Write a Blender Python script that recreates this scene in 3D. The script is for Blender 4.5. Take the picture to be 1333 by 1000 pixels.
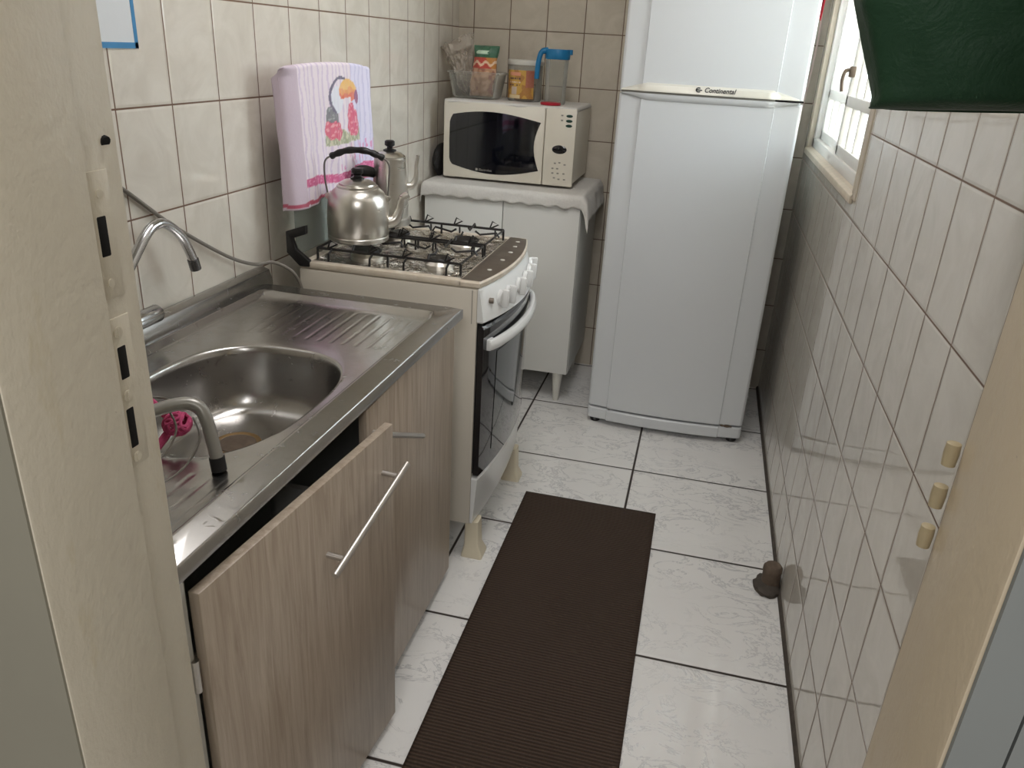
import bpy, bmesh, math, random
from mathutils import Vector, Matrix, noise

for o in list(bpy.data.objects):
    bpy.data.objects.remove(o)
random.seed(7)
SC = bpy.context.scene
COL = SC.collection
PI = math.pi

# ------------------------------------------------------------------ camera
CAM_R = ((0.9693209, 0.24016511, 0.0523231),
         (0.1423288, -0.37486581, -0.9160885),
         (-0.20039835, 0.89543081, -0.39754768))
cd = bpy.data.cameras.new('camera')
cam = bpy.data.objects.new('camera', cd)
COL.objects.link(cam)
r, d, f = CAM_R
m = Matrix(((r[0], -d[0], -f[0], 0), (r[1], -d[1], -f[1], 0), (r[2], -d[2], -f[2], 1.32), (0, 0, 0, 1)))
cam.matrix_world = m
cd.sensor_width = 36
cd.lens = 1017.24 / 1333 * 36
cd.clip_start = 0.02
SC.camera = cam

# ------------------------------------------------------------------ light
SC.view_settings.view_transform = 'Standard'
SC.view_settings.look = 'None'
SC.view_settings.gamma = 1
SC.view_settings.use_curve_mapping = False
SC.view_settings.exposure = 0.60
W = bpy.data.worlds.new('sky')
SC.world = W
W.use_nodes = True
bg = W.node_tree.nodes['Background']
bg.inputs['Color'].default_value = (0.92, 0.96, 1.0, 1)
bg.inputs['Strength'].default_value = 7.5


def area(name, loc, rot, sx, sy, power, col):
    l = bpy.data.lights.new(name, 'AREA')
    l.shape = 'RECTANGLE'
    l.size, l.size_y, l.energy, l.color = sx, sy, power, col
    o = bpy.data.objects.new(name, l)
    o.location = loc
    o.rotation_euler = rot
    COL.objects.link(o)
    return o


# daylight comes from the sky through the kitchen window; an unseen fill light is added in each of the two rooms
area('room_lamp', (0.0, -1.1, 2.35), (math.radians(35), 0, 0), 1.4, 1.0, 24, (1.0, 0.98, 0.965))
area('kitchen_lamp', (-0.35, 1.45, 2.50), (0, 0, 0), 0.45, 0.9, 8.5, (1.0, 0.977, 0.97))


# ------------------------------------------------------------------ materials
def lin(c):
    return tuple(((v / 255) / 12.92 if v / 255 <= 0.04045 else ((v / 255 + 0.055) / 1.055) ** 2.4) for v in c) + (1,)


class NT:
    def __init__(s, name):
        s.m = bpy.data.materials.new(name)
        s.m.use_nodes = True
        s.t = s.m.node_tree
        s.b = s.t.nodes['Principled BSDF']
        s.out = s.t.nodes['Material Output']

    def n(s, typ, **k):
        nd = s.t.nodes.new(typ)
        for a, v in k.items():
            setattr(nd, a, v)
        return nd

    def l(s, a, b):
        s.t.links.new(a, b)

    def math(s, op, a, b=None, c=None):
        nd = s.n('ShaderNodeMath', operation=op)
        for i, v in enumerate((a, b, c)):
            if v is None:
                continue
            if isinstance(v, (int, float)):
                nd.inputs[i].default_value = v
            else:
                s.l(v, nd.inputs[i])
        return nd.outputs[0]

    def mix(s, fac, a, b):
        nd = s.n('ShaderNodeMix', data_type='RGBA')
        for sock, v in ((nd.inputs[0], fac), (nd.inputs[6], a), (nd.inputs[7], b)):
            if isinstance(v, (int, float, tuple)):
                sock.default_value = v
            else:
                s.l(v, sock)
        return nd.outputs[2]

    def ramp(s, fac, stops):
        nd = s.n('ShaderNodeValToRGB')
        e = nd.color_ramp.elements
        while len(e) < len(stops):
            e.new(0.5)
        for i, (p, c) in enumerate(stops):
            e[i].position = p
            e[i].color = c if len(c) == 4 else (*c, 1)
        s.l(fac, nd.inputs[0])
        return nd.outputs[0]

    def coord(s, scale=None):
        g = s.n('ShaderNodeNewGeometry').outputs['Position']
        if scale is None:
            return g
        mp = s.n('ShaderNodeMapping')
        mp.inputs['Scale'].default_value = scale
        s.l(g, mp.inputs[0])
        return mp.outputs[0]

    def ocoord(s, scale=(1, 1, 1)):
        g = s.n('ShaderNodeTexCoord').outputs['Object']
        mp = s.n('ShaderNodeMapping')
        mp.inputs['Scale'].default_value = scale
        s.l(g, mp.inputs[0])
        return mp.outputs[0]

    def noise(s, vec, scale, detail=3, rough=0.5, dist=0):
        nd = s.n('ShaderNodeTexNoise')
        nd.inputs['Scale'].default_value = scale
        nd.inputs['Detail'].default_value = detail
        nd.inputs['Roughness'].default_value = rough
        nd.inputs['Distortion'].default_value = dist
        if vec is not None:
            s.l(vec, nd.inputs['Vector'])
        return nd.outputs['Fac']

    def bump(s, h, strength=0.3, dist=0.002):
        nd = s.n('ShaderNodeBump')
        nd.inputs['Strength'].default_value = strength
        nd.inputs['Distance'].default_value = dist
        s.l(h, nd.inputs['Height'])
        s.l(nd.outputs[0], s.b.inputs['Normal'])
        return nd

    def set(s, **k):
        names = dict(col='Base Color', rough='Roughness', metal='Metallic', spec='Specular IOR Level', coat='Coat Weight',
                     trans='Transmission Weight', ior='IOR', alpha='Alpha', sheen='Sheen Weight', coatr='Coat Roughness', sss='Subsurface Weight')
        for a, v in k.items():
            sock = s.b.inputs[names[a]]
            if isinstance(v, (int, float, tuple)):
                sock.default_value = v
            else:
                s.l(v, sock)
        return s


def plain(name, c, rough=0.5, metal=0.0, var=0.06, nscale=30, bump=0.0, spec=0.5, coat=0.0, c2=None):
    """a colour with slight procedural wear"""
    t = NT(name)
    nz = t.noise(t.ocoord(), nscale, 4)
    a = lin(c)
    b = lin(c2) if c2 else tuple(max(0, v * (1 - var * 2)) for v in a[:3]) + (1,)
    t.set(col=t.mix(nz, a, b), rough=rough, metal=metal, spec=spec, coat=coat)
    if bump:
        t.bump(nz, bump, 0.002)
    return t.m


def grid_mask(t, u, off_u, pu, v, off_v, pv, w):
    """distance to the nearest joint of a tile grid: (grout mask, smooth height)"""
    du = t.math('PINGPONG', t.math('SUBTRACT', u, off_u - 40 * pu), pu / 2)
    dv = t.math('PINGPONG', t.math('SUBTRACT', v, off_v - 40 * pv), pv / 2)
    dm = t.math('MINIMUM', du, dv)
    mr = t.n('ShaderNodeMapRange', interpolation_type='SMOOTHSTEP')
    mr.inputs[1].default_value = w * 0.35
    mr.inputs[2].default_value = w * 0.75
    mr.inputs[3].default_value = 1
    mr.inputs[4].default_value = 0
    t.l(dm, mr.inputs[0])
    # per-tile id
    iu = t.math('FLOOR', t.math('DIVIDE', t.math('SUBTRACT', u, off_u - 40 * pu), pu))
    iv = t.math('FLOOR', t.math('DIVIDE', t.math('SUBTRACT', v, off_v - 40 * pv), pv))
    cb = t.n('ShaderNodeCombineXYZ')
    t.l(iu, cb.inputs[0])
    t.l(iv, cb.inputs[1])
    wn = t.n('ShaderNodeTexWhiteNoise', noise_dimensions='2D')
    t.l(cb.outputs[0], wn.inputs['Vector'])
    h = t.n('ShaderNodeMapRange', interpolation_type='SMOOTHSTEP')
    h.inputs[1].default_value = w * 0.3
    h.inputs[2].default_value = w * 2.2
    t.l(dm, h.inputs[0])
    return mr.outputs[0], h.outputs[0], wn


def tile_mat(name, ua, offu, pu, va, offv, pv, w, c1, c2, grout, rough, bstr=0.35, tilt=0.006, spec=0.5, marble=0.0):
    t = NT(name)
    sp = t.n('ShaderNodeSeparateXYZ')
    t.l(t.coord(), sp.inputs[0])
    u, v = sp.outputs[ua], sp.outputs[va]
    mask, h, wn = grid_mask(t, u, offu, pu, v, offv, pv, w)
    soft = t.noise(t.coord(), 9, 5, 0.6, 1.2)
    tint = t.mix(t.ramp(soft, [(0.35, (0, 0, 0)), (0.65, (1, 1, 1))]), lin(c1), lin(c2))
    tint = t.mix(t.math('MULTIPLY', wn.outputs['Value'], 0.18), tint, lin(c2))
    g2 = t.noise(t.coord(), 7, 3)
    gcol = t.mix(g2, lin(grout), tuple(v * 1.7 for v in lin(grout)[:3]) + (1,))
    t.set(col=t.mix(mask, tint, gcol), spec=spec)
    t.set(rough=t.math('ADD', t.math('MULTIPLY', mask, 0.6), t.math('ADD', rough, t.math('MULTIPLY', soft, 0.05))))
    b = t.bump(h, bstr, 0.002)
    # every tile is set at its own very slight tilt, and the glaze is a little wavy
    geo = t.n('ShaderNodeNewGeometry')
    sub = t.n('ShaderNodeVectorMath', operation='SUBTRACT')
    t.l(wn.outputs['Color'], sub.inputs[0])
    sub.inputs[1].default_value = (0.5, 0.5, 0.5)
    sc = t.n('ShaderNodeVectorMath', operation='SCALE')
    t.l(sub.outputs[0], sc.inputs[0])
    sc.inputs['Scale'].default_value = tilt * 2
    ad = t.n('ShaderNodeVectorMath', operation='ADD')
    t.l(geo.outputs['Normal'], ad.inputs[0])
    t.l(sc.outputs[0], ad.inputs[1])
    wav = t.n('ShaderNodeBump')
    wav.inputs['Strength'].default_value = 0.05
    wav.inputs['Distance'].default_value = 0.01
    t.l(t.noise(t.coord(), 14, 2), wav.inputs['Height'])
    t.l(ad.outputs[0], wav.inputs['Normal'])
    t.l(wav.outputs[0], b.inputs['Normal'])
    return t.m


M = {}
M['tile_left'] = tile_mat('ivory_wall_tile_side', 1, 1.274, 0.163, 2, 0.976, 0.2, 0.0032, (226, 220, 209), (214, 207, 195), (98, 74, 58), 0.07, marble=1)
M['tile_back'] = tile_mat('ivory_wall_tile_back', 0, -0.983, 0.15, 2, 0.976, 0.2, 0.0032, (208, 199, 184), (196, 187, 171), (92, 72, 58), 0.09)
M['tile_right'] = tile_mat('glossy_wall_tile', 1, 1.416, 0.15, 2, 0.976, 0.2, 0.003, (218, 214, 205), (208, 203, 193), (105, 85, 72), 0.02, tilt=0.002, spec=0.8)


def floor_mat():
    t = NT('white_marbled_floor_tile')
    sp = t.n('ShaderNodeSeparateXYZ')
    t.l(t.coord(), sp.inputs[0])
    mask, h, wn = grid_mask(t, sp.outputs[0], -0.093, 0.45, sp.outputs[1], 1.50, 0.45, 0.0068)
    # every tile shifts the vein pattern
    sc = t.n('ShaderNodeVectorMath', operation='SCALE')
    t.l(wn.outputs['Color'], sc.inputs[0])
    sc.inputs['Scale'].default_value = 7
    ad = t.n('ShaderNodeVectorMath', operation='ADD')
    t.l(t.coord((1, 1.6, 1)), ad.inputs[0])
    t.l(sc.outputs[0], ad.inputs[1])
    n1 = t.noise(ad.outputs[0], 8.5, 7, 0.66, 0.9)
    vein = t.ramp(t.math('ABSOLUTE', t.math('SUBTRACT', n1, 0.5)), [(0.0, (1, 1, 1)), (0.010, (0.55, 0.55, 0.55)), (0.024, (0, 0, 0))])
    n2 = t.noise(ad.outputs[0], 3.0, 4)
    gate = t.ramp(n2, [(0.40, (0, 0, 0)), (0.55, (1, 1, 1))])
    vm = t.math('MULTIPLY', vein, gate)
    base = t.mix(t.noise(ad.outputs[0], 2.2, 5), lin((234, 233, 231)), lin((222, 221, 219)))
    col = t.mix(t.math('MULTIPLY', vm, 0.6), base, lin((202, 203, 207)))
    t.set(col=t.mix(mask, col, lin((46, 36, 30))), spec=t.math('ADD', 0.5, t.math('MULTIPLY', vm, 0.5)))
    t.set(rough=t.math('ADD', 0.07, t.math('ADD', t.math('MULTIPLY', mask, 0.6), t.math('MULTIPLY', vm, 0.22))))
    t.set(metal=t.math('MULTIPLY', vm, 0.3))      # lustre veins in the glaze
    t.bump(h, 0.4, 0.002)
    return t.m


M['floor'] = floor_mat()
M['white_enamel'] = plain('white_enamel', (226, 227, 226), 0.22, var=0.02, nscale=3, spec=0.5)
M['fridge_white'] = plain('fridge_white_enamel', (208, 211, 213), 0.26, var=0.015, nscale=2)
M['ivory_plastic'] = plain('ivory_plastic', (226, 220, 206), 0.35, var=0.03, nscale=8)
M['cream_plastic'] = plain('cream_plastic', (222, 212, 188), 0.45, var=0.05)
M['white_melamine'] = plain('white_melamine', (220, 220, 216), 0.4, var=0.02, nscale=3)
M['stove_side'] = plain('stove_side_enamel', (208, 201, 188), 0.35, var=0.05, nscale=6)  # white enamel darkened to beige, so the side's shade sits in the colour
M['black_plastic'] = plain('black_plastic', (22, 21, 22), 0.35, var=0.2)
M['black_rubber'] = plain('black_rubber', (26, 24, 24), 0.7, var=0.2)
M['black_glass'] = plain('black_glass', (9, 11, 20), 0.05, var=0.1, spec=0.6, coat=0.5)
M['wrought'] = plain('black_enamelled_wire', (24, 21, 20), 0.4, var=0.25)
M['wire_steel'] = plain('steel_wire', (150, 146, 142), 0.3, metal=0.9)
M['chrome'] = plain('chrome', (205, 206, 208), 0.14, metal=1.0, var=0.03)
M['bar_steel'] = plain('satin_steel_bar', (205, 201, 196), 0.32, metal=0.9, var=0.05)
M['galv_tube'] = plain('grey_steel_tube', (168, 166, 160), 0.35, metal=0.55, var=0.06)
M['dark_void'] = plain('dark_recess', (14, 11, 10), 0.9, var=0.3)  # near-black for dark parts and for painted shade inside the jamb holes
M['dark_printed'] = plain('worn_grey_steel_strip', (142, 134, 124), 0.3, metal=0.6, var=0.25, nscale=25, c2=(104, 92, 82))
M['cable_grey'] = plain('grey_cable', (128, 122, 114), 0.55)
M['cable_white'] = plain('white_cable', (232, 214, 206), 0.5)
M['pink_yarn'] = plain('pink_yarn', (176, 52, 100), 0.9, var=0.3, nscale=80, bump=0.6, c2=(214, 96, 140))
M['red_plastic'] = plain('red_plastic', (186, 36, 56), 0.4)
M['red_cloth'] = plain('red_cloth', (176, 30, 48), 0.85)
M['rust'] = plain('rusty_iron', (122, 106, 90), 0.8, var=0.35, nscale=60, bump=0.5, c2=(64, 52, 44))
M['dirt'] = plain('grey_mortar_dirt', (92, 84, 76), 0.9, var=0.3, nscale=60, bump=0.6)
M['blue_tape'] = plain('blue_tape', (58, 140, 196), 0.5, var=0.1)
M['paper'] = plain('white_paper', (226, 230, 234), 0.7, var=0.02)
M['blue_plastic'] = plain('blue_plastic', (20, 122, 176), 0.4, var=0.1)
M['white_plastic'] = plain('white_plastic', (216, 214, 206), 0.4)
M['ink'] = plain('dark_ink', (28, 28, 34), 0.5)
M['green_button'] = plain('green_button', (30, 66, 56), 0.35)
M['grey_print'] = plain('grey_print', (150, 146, 138), 0.5)
M['lace'] = plain('white_lace', (224, 221, 216), 0.9, var=0.1, nscale=140, bump=0.5)
M['ceiling_paint'] = plain('ceiling_paint', (214, 210, 200), 0.85)
M['wall_paint'] = plain('warm_grey_wall_paint', (152, 148, 134), 0.7, var=0.06, nscale=7)  # paint darkened to carry the shade on the wall facing the camera
M['wall_paint_cool'] = plain('blue_grey_wall_paint', (142, 146, 145), 0.7, var=0.08, nscale=7)
M['window_paint'] = plain('white_window_paint', (232, 230, 224), 0.4, var=0.04, nscale=12)
M['sill_paint'] = plain('worn_sill_paint', (222, 210, 190), 0.5, var=0.14, nscale=30)
M['outdoor_wall'] = plain('pale_outdoor_render', (225, 215, 196), 0.9)
M['hinge_paint'] = plain('stained_hinge_paint', (196, 180, 146), 0.5, var=0.2, nscale=50)
M['grip_grey'] = plain('grey_grip_plastic', (150, 148, 142), 0.4)
M['brass'] = plain('aged_brass', (150, 122, 84), 0.35, metal=0.8)
M['aerator'] = plain('dark_chrome', (120, 120, 122), 0.25, metal=0.9)
M['handle_silver'] = plain('silver_moulding', (222, 219, 208), 0.3, metal=0.2, var=0.05)


def cream_paint(name, ca, cb, stain):
    t = NT(name)
    n1 = t.noise(t.coord(), 5, 4, 0.6)
    n2 = t.noise(t.coord(), 90, 3, 0.6)
    n3 = t.noise(t.coord((1, 1, 0.35)), 16, 5, 0.7)
    c = t.mix(n1, lin(ca), lin(cb))
    c = t.mix(t.ramp(n3, [(0.60, (0, 0, 0)), (0.72, (0.6, 0.6, 0.6))]), c, lin(stain))
    sp = t.ramp(t.noise(t.coord(), 60, 2), [(0.79, (0, 0, 0)), (0.82, (1, 1, 1))])
    c = t.mix(sp, c, lin((120, 100, 78)))
    t.set(col=c, rough=0.38)
    t.bump(t.math('ADD', n2, t.math('MULTIPLY', n3, 2.5)), 0.4, 0.002)
    return t.m


M['cream'] = cream_paint('cream_gloss_paint', (222, 214, 197), (212, 203, 184), (204, 191, 160))
M['cream_old'] = cream_paint('yellowed_cream_paint', (214, 200, 176), (200, 184, 158), (190, 168, 122))


def wood():
    t = NT('grey_oak_laminate')
    v = t.coord((9, 9, 0.55))
    n1 = t.noise(v, 9, 6, 0.65, 0.6)
    n2 = t.noise(t.coord((40, 40, 1.2)), 8, 3, 0.6)
    n3 = t.noise(t.coord((3, 3, 0.4)), 3, 3)
    c = t.ramp(n1, [(0.30, lin((146, 130, 113))), (0.5, lin((178, 164, 148))), (0.72, lin((200, 188, 172)))])
    c = t.mix(t.math('MULTIPLY', n2, 0.45), c, lin((136, 119, 102)))
    c = t.mix(t.math('MULTIPLY', n3, 0.35), c, lin((186, 168, 150)))
    t.set(col=c, rough=0.36)
    t.bump(n2, 0.08, 0.001)
    return t.m


M['wood'] = wood()


def steel():
    t = NT('worn_stainless_steel')
    sp = t.n('ShaderNodeSeparateXYZ')
    t.l(t.coord(), sp.inputs[0])
    br = t.noise(t.coord((60, 3, 60)), 6, 4, 0.7)
    st = t.noise(t.coord(), 26, 5, 0.65, 0.5)
    wet = t.ramp(t.noise(t.coord((0.8, 1, 1)), 55, 3, 0.6, 0.6), [(0.62, (0, 0, 0)), (0.66, (1, 1, 1))])
    c = t.mix(st, lin((194, 192, 190)), lin((164, 161, 157)))
    t.set(col=c, metal=1.0)
    t.set(rough=t.math('ADD', 0.17, t.math('ADD', t.math('MULTIPLY', st, 0.16), t.math('MULTIPLY', wet, -0.10))))
    # drain grooves pressed along the length at both ends of the board
    x, y = sp.outputs[0], sp.outputs[1]
    gx = t.math('PINGPONG', t.math('ADD', x, 40.0), 0.0135)
    gm = t.n('ShaderNodeMapRange', interpolation_type='SMOOTHSTEP')
    gm.inputs[1].default_value = 0.0005
    gm.inputs[2].default_value = 0.0065
    t.l(gx, gm.inputs[0])

    def band(s, a, b, w=0.012):
        q = t.n('ShaderNodeMapRange', interpolation_type='SMOOTHSTEP')
        q.inputs[1].default_value = a
        q.inputs[2].default_value = a + w
        t.l(s, q.inputs[0])
        q2 = t.n('ShaderNodeMapRange', interpolation_type='SMOOTHSTEP')
        q2.inputs[1].default_value = b - w
        q2.inputs[2].default_value = b
        q2.inputs[3].default_value = 1
        q2.inputs[4].default_value = 0
        t.l(s, q2.inputs[0])
        return t.math('MULTIPLY', q.outputs[0], q2.outputs[0])
    ends = t.math('ADD', band(y, 1.36, 1.56), band(y, 0.60, 0.83))
    region = t.math('MULTIPLY', ends, band(x, -0.89, -0.575))
    groove = t.math('MULTIPLY', t.math('SUBTRACT', gm.outputs[0], 1.0), region)
    hh = t.math('ADD', t.math('MULTIPLY', groove, 1.0), t.math('ADD', t.math('MULTIPLY', br, 0.05), t.math('MULTIPLY', wet, 0.05)))
    t.bump(hh, 0.18, 0.003)
    return t.m


M['steel'] = steel()


def alu(name, c, rough, scale=(1, 1, 60)):
    t = NT(name)
    n = t.noise(t.ocoord(scale), 14, 4, 0.6)
    n2 = t.noise(t.ocoord(), 30, 4)
    t.set(col=t.mix(n2, lin(c), tuple(v * 0.82 for v in lin(c)[:3]) + (1,)), metal=1.0,
          rough=t.math('ADD', rough, t.math('MULTIPLY', n, 0.1)))
    t.bump(n, 0.02, 0.001)
    return t.m


M['alu'] = alu('polished_aluminium', (222, 218, 210), 0.24, (1, 1, 6))
M['alu_pot'] = alu('satin_aluminium', (218, 217, 215), 0.22, (1, 1, 6))


def cooktop():
    t = NT('stained_steel_cooktop')
    n = t.noise(t.coord(), 18, 5, 0.65)
    n2 = t.noise(t.coord(), 24, 4, 0.55, 1.2)
    c = t.mix(t.ramp(n, [(0.4, (0, 0, 0)), (0.62, (1, 1, 1))]), lin((226, 224, 220)), lin((186, 178, 166)))
    t.set(col=c, metal=1.0, rough=t.math('ADD', 0.06, t.math('MULTIPLY', n, 0.12)))
    t.bump(n2, 1.0, 0.02)
    return t.m


M['cooktop'] = cooktop()
M['cook_rim'] = plain('stained_white_rim', (224, 218, 206), 0.3, var=0.2, nscale=38, c2=(186, 168, 144))


def see(name, tint, glossr=0.08, opac=0.15, diff=(230, 230, 228)):
    """thin clear plastic or glass: mostly see-through, with a sheen and a little body"""
    t = NT(name)
    tr = t.n('ShaderNodeBsdfTransparent')
    tr.inputs[0].default_value = lin(tint)
    t.set(col=lin(diff), rough=glossr, spec=0.5)
    fr = t.n('ShaderNodeFresnel')
    fr.inputs[0].default_value = 1.45
    nz = t.noise(t.ocoord(), 20, 3)
    fac = t.math('ADD', t.math('ADD', opac * 0.7, t.math('MULTIPLY', nz, opac * 0.6)), t.math('MULTIPLY', fr.outputs[0], 0.6))
    mx = t.n('ShaderNodeMixShader')
    cl = t.n('ShaderNodeClamp')
    t.l(fac, cl.inputs[0])
    t.l(cl.outputs[0], mx.inputs[0])
    t.l(tr.outputs[0], mx.inputs[1])
    t.l(t.b.outputs[0], mx.inputs[2])
    t.l(mx.outputs[0], t.out.inputs[0])
    return t.m


M['clear'] = see('clear_plastic', (247, 247, 244), 0.12, 0.09)
M['bag_film'] = see('crinkled_film', (240, 236, 230), 0.12, 0.28, (225, 218, 208))
M['pane'] = see('window_glass', (245, 248, 248), 0.02, 0.05)
M['lid_glass'] = see('stove_lid_glass', (240, 243, 241), 0.05, 0.07, (190, 194, 192))


def oven_glass():
    t = NT('oven_window_glass')
    n = t.noise(t.ocoord(), 6, 3)
    t.set(col=t.mix(n, lin((70, 76, 76)), lin((52, 57, 58))), rough=0.06, coat=0.6)
    return t.m


M['oven_glass'] = oven_glass()


def fabric_green():
    t = NT('dark_green_nylon')
    n = t.noise(t.ocoord(), 6, 5, 0.6)
    n2 = t.noise(t.ocoord(), 220, 2)
    t.set(col=t.mix(n, lin((36, 72, 48)), lin((26, 54, 36))), rough=0.6, spec=0.3)
    t.bump(t.math('ADD', n2, t.math('MULTIPLY', t.noise(t.ocoord((1, 1, 1)), 16, 4, 0.6, 1.5), 6)), 0.35, 0.002)
    return t.m


M['green'] = fabric_green()


def mat_brown():
    t = NT('brown_ribbed_rubber')
    sp = t.n('ShaderNodeSeparateXYZ')
    t.l(t.coord(), sp.inputs[0])
    a = t.math('PINGPONG', t.math('ADD', sp.outputs[1], 40.0), 0.0045)
    b = t.math('PINGPONG', t.math('ADD', sp.outputs[0], 40.0), 0.006)
    ra = t.math('DIVIDE', a, 0.0045)
    rb = t.math('DIVIDE', b, 0.006)
    h = t.math('ADD', ra, t.math('MULTIPLY', rb, 0.4))
    n = t.noise(t.coord(), 12, 4)
    c = t.mix(ra, lin((42, 32, 25)), lin((80, 63, 51)))
    c = t.mix(t.math('MULTIPLY', n, 0.5), c, lin((56, 44, 35)))
    t.set(col=c, rough=0.75, spec=0.3)
    t.bump(h, 0.8, 0.003)
    return t.m


M['mat'] = mat_brown()


def vcol(name, rough=0.85, bump=0.0, nscale=160):
    """printed surface: its design is stored per vertex"""
    t = NT(name)
    a = t.n('ShaderNodeAttribute', attribute_name='print')
    n = t.noise(t.ocoord(), nscale, 2)
    t.set(col=t.mix(t.math('MULTIPLY', n, 0.12), a.outputs['Color'], (0.75, 0.72, 0.74, 1)), rough=rough)
    if bump:
        t.bump(n, bump, 0.001)
    return t.m


M['towel'] = vcol('printed_terry_towel', 0.95, 0.5)
M['printed'] = vcol('printed_film', 0.3, 0.0)


# ------------------------------------------------------------------ mesh helpers
class MB:
    def __init__(s):
        s.bm = bmesh.new()

    def _merge(s, t):
        me = bpy.data.meshes.new('tmp')
        t.to_mesh(me)
        t.free()
        s.bm.from_mesh(me)
        bpy.data.meshes.remove(me)
        return s

    def box(s, x0, x1, y0, y1, z0, z1, bev=0.0, seg=2, mat=None):
        t = bmesh.new()
        bmesh.ops.create_cube(t, size=1)
        for v in t.verts:
            v.co = Vector(((x0 + x1) / 2 + v.co.x * (x1 - x0), (y0 + y1) / 2 + v.co.y * (y1 - y0), (z0 + z1) / 2 + v.co.z * (z1 - z0)))
        if bev:
            bmesh.ops.bevel(t, geom=t.edges[:], offset=bev, segments=seg, affect='EDGES', profile=0.5)
        if mat is not None:
            t.transform(mat)
        return s._merge(t)

    def prism(s, poly, axis, a, b, bev=0.0, seg=2):
        """poly: 2-D outline in the two other axes (in x,y,z order), extruded along axis from a to b"""
        t = bmesh.new()

        def P(p, h):
            q = list(p)
            q.insert(axis, h)
            return Vector(q)
        lo = [t.verts.new(P(p, a)) for p in poly]
        hi = [t.verts.new(P(p, b)) for p in poly]
        n = len(poly)
        t.faces.new(lo)
        t.faces.new(list(reversed(hi)))
        for i in range(n):
            t.faces.new((lo[(i + 1) % n], lo[i], hi[i], hi[(i + 1) % n]))
        bmesh.ops.recalc_face_normals(t, faces=t.faces[:])
        if bev:
            es = [e for e in t.edges if e.calc_face_angle(0) > 0.35]
            bmesh.ops.bevel(t, geom=es, offset=bev, segments=seg, affect='EDGES', profile=0.5)
        return s._merge(t)

    def tube(s, pts, r, seg=10, closed=False, cap=True):
        pts = [Vector(p) for p in pts]
        n = len(pts)
        rs = r if isinstance(r, (list, tuple)) else [r] * n
        rings = []
        up = None
        for i, p in enumerate(pts):
            if closed:
                tg = (pts[(i + 1) % n] - pts[i - 1]).normalized()
            else:
                tg = (pts[min(i + 1, n - 1)] - pts[max(i - 1, 0)]).normalized()
            if up is None:
                up = Vector((0, 0, 1)) if abs(tg.z) < 0.9 else Vector((1, 0, 0))
            up = (up - tg * up.dot(tg))
            if up.length < 1e-6:
                up = tg.orthogonal()
            up.normalize()
            sd = tg.cross(up)
            rings.append([s.bm.verts.new(p + (up * math.cos(2 * PI * k / seg) + sd * math.sin(2 * PI * k / seg)) * rs[i]) for k in range(seg)])
        for i in range(n if closed else n - 1):
            a, b = rings[i], rings[(i + 1) % n]
            for k in range(seg):
                s.bm.faces.new((a[k], a[(k + 1) % seg], b[(k + 1) % seg], b[k]))
        if cap and not closed:
            s.bm.faces.new(list(reversed(rings[0])))
            s.bm.faces.new(rings[-1])
        return s

    def lathe(s, prof, c, seg=40, mat=None):
        """prof: (radius, z) pairs from bottom to top about a vertical axis through c"""
        t = bmesh.new()
        rings = []
        for (rr, z) in prof:
            if rr < 1e-5:
                rings.append([t.verts.new((0, 0, z))])
            else:
                rings.append([t.verts.new((rr * math.cos(2 * PI * k / seg), rr * math.sin(2 * PI * k / seg), z)) for k in range(seg)])
        for a, b in zip(rings, rings[1:]):
            if len(a) == 1 and len(b) == 1:
                continue
            for k in range(seg):
                k2 = (k + 1) % seg
                if len(a) == 1:
                    t.faces.new((a[0], b[k2], b[k]))
                elif len(b) == 1:
                    t.faces.new((a[k], a[k2], b[0]))
                else:
                    t.faces.new((a[k], a[k2], b[k2], b[k]))
        bmesh.ops.recalc_face_normals(t, faces=t.faces[:])
        if mat is not None:
            t.transform(mat)
        t.transform(Matrix.Translation(Vector(c)))
        return s._merge(t)

    def grid(s, nu, nv, fn, closed_u=False):
        vs = [[s.bm.verts.new(fn(i / (nu if closed_u else nu - 1), j / (nv - 1))) for j in range(nv)] for i in range(nu)]
        for i in range(nu if closed_u else nu - 1):
            for j in range(nv - 1):
                i2 = (i + 1) % nu
                s.bm.faces.new((vs[i][j], vs[i2][j], vs[i2][j + 1], vs[i][j + 1]))
        return s

    def loft(s, loops, cap0=False, cap1=False):
        vs = [[s.bm.verts.new(p) for p in lp] for lp in loops]
        n = len(vs[0])
        for a, b in zip(vs, vs[1:]):
            for k in range(n):
                s.bm.faces.new((a[k], a[(k + 1) % n], b[(k + 1) % n], b[k]))
        if cap0:
            s.bm.faces.new(list(reversed(vs[0])))
        if cap1:
            s.bm.faces.new(vs[-1])
        return s

    def mesh(s, name, off, smooth=True, angle=35, recalc=True, thick=None):
        if recalc:
            bmesh.ops.recalc_face_normals(s.bm, faces=s.bm.faces[:])
        for v in s.bm.verts:
            v.co -= Vector(off)
        me = bpy.data.meshes.new(name)
        s.bm.to_mesh(me)
        s.bm.free()
        if smooth:
            me.polygons.foreach_set('use_smooth', [True] * len(me.polygons))
            me.set_sharp_from_angle(angle=math.radians(angle))
        return me


BASE = {}


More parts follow.
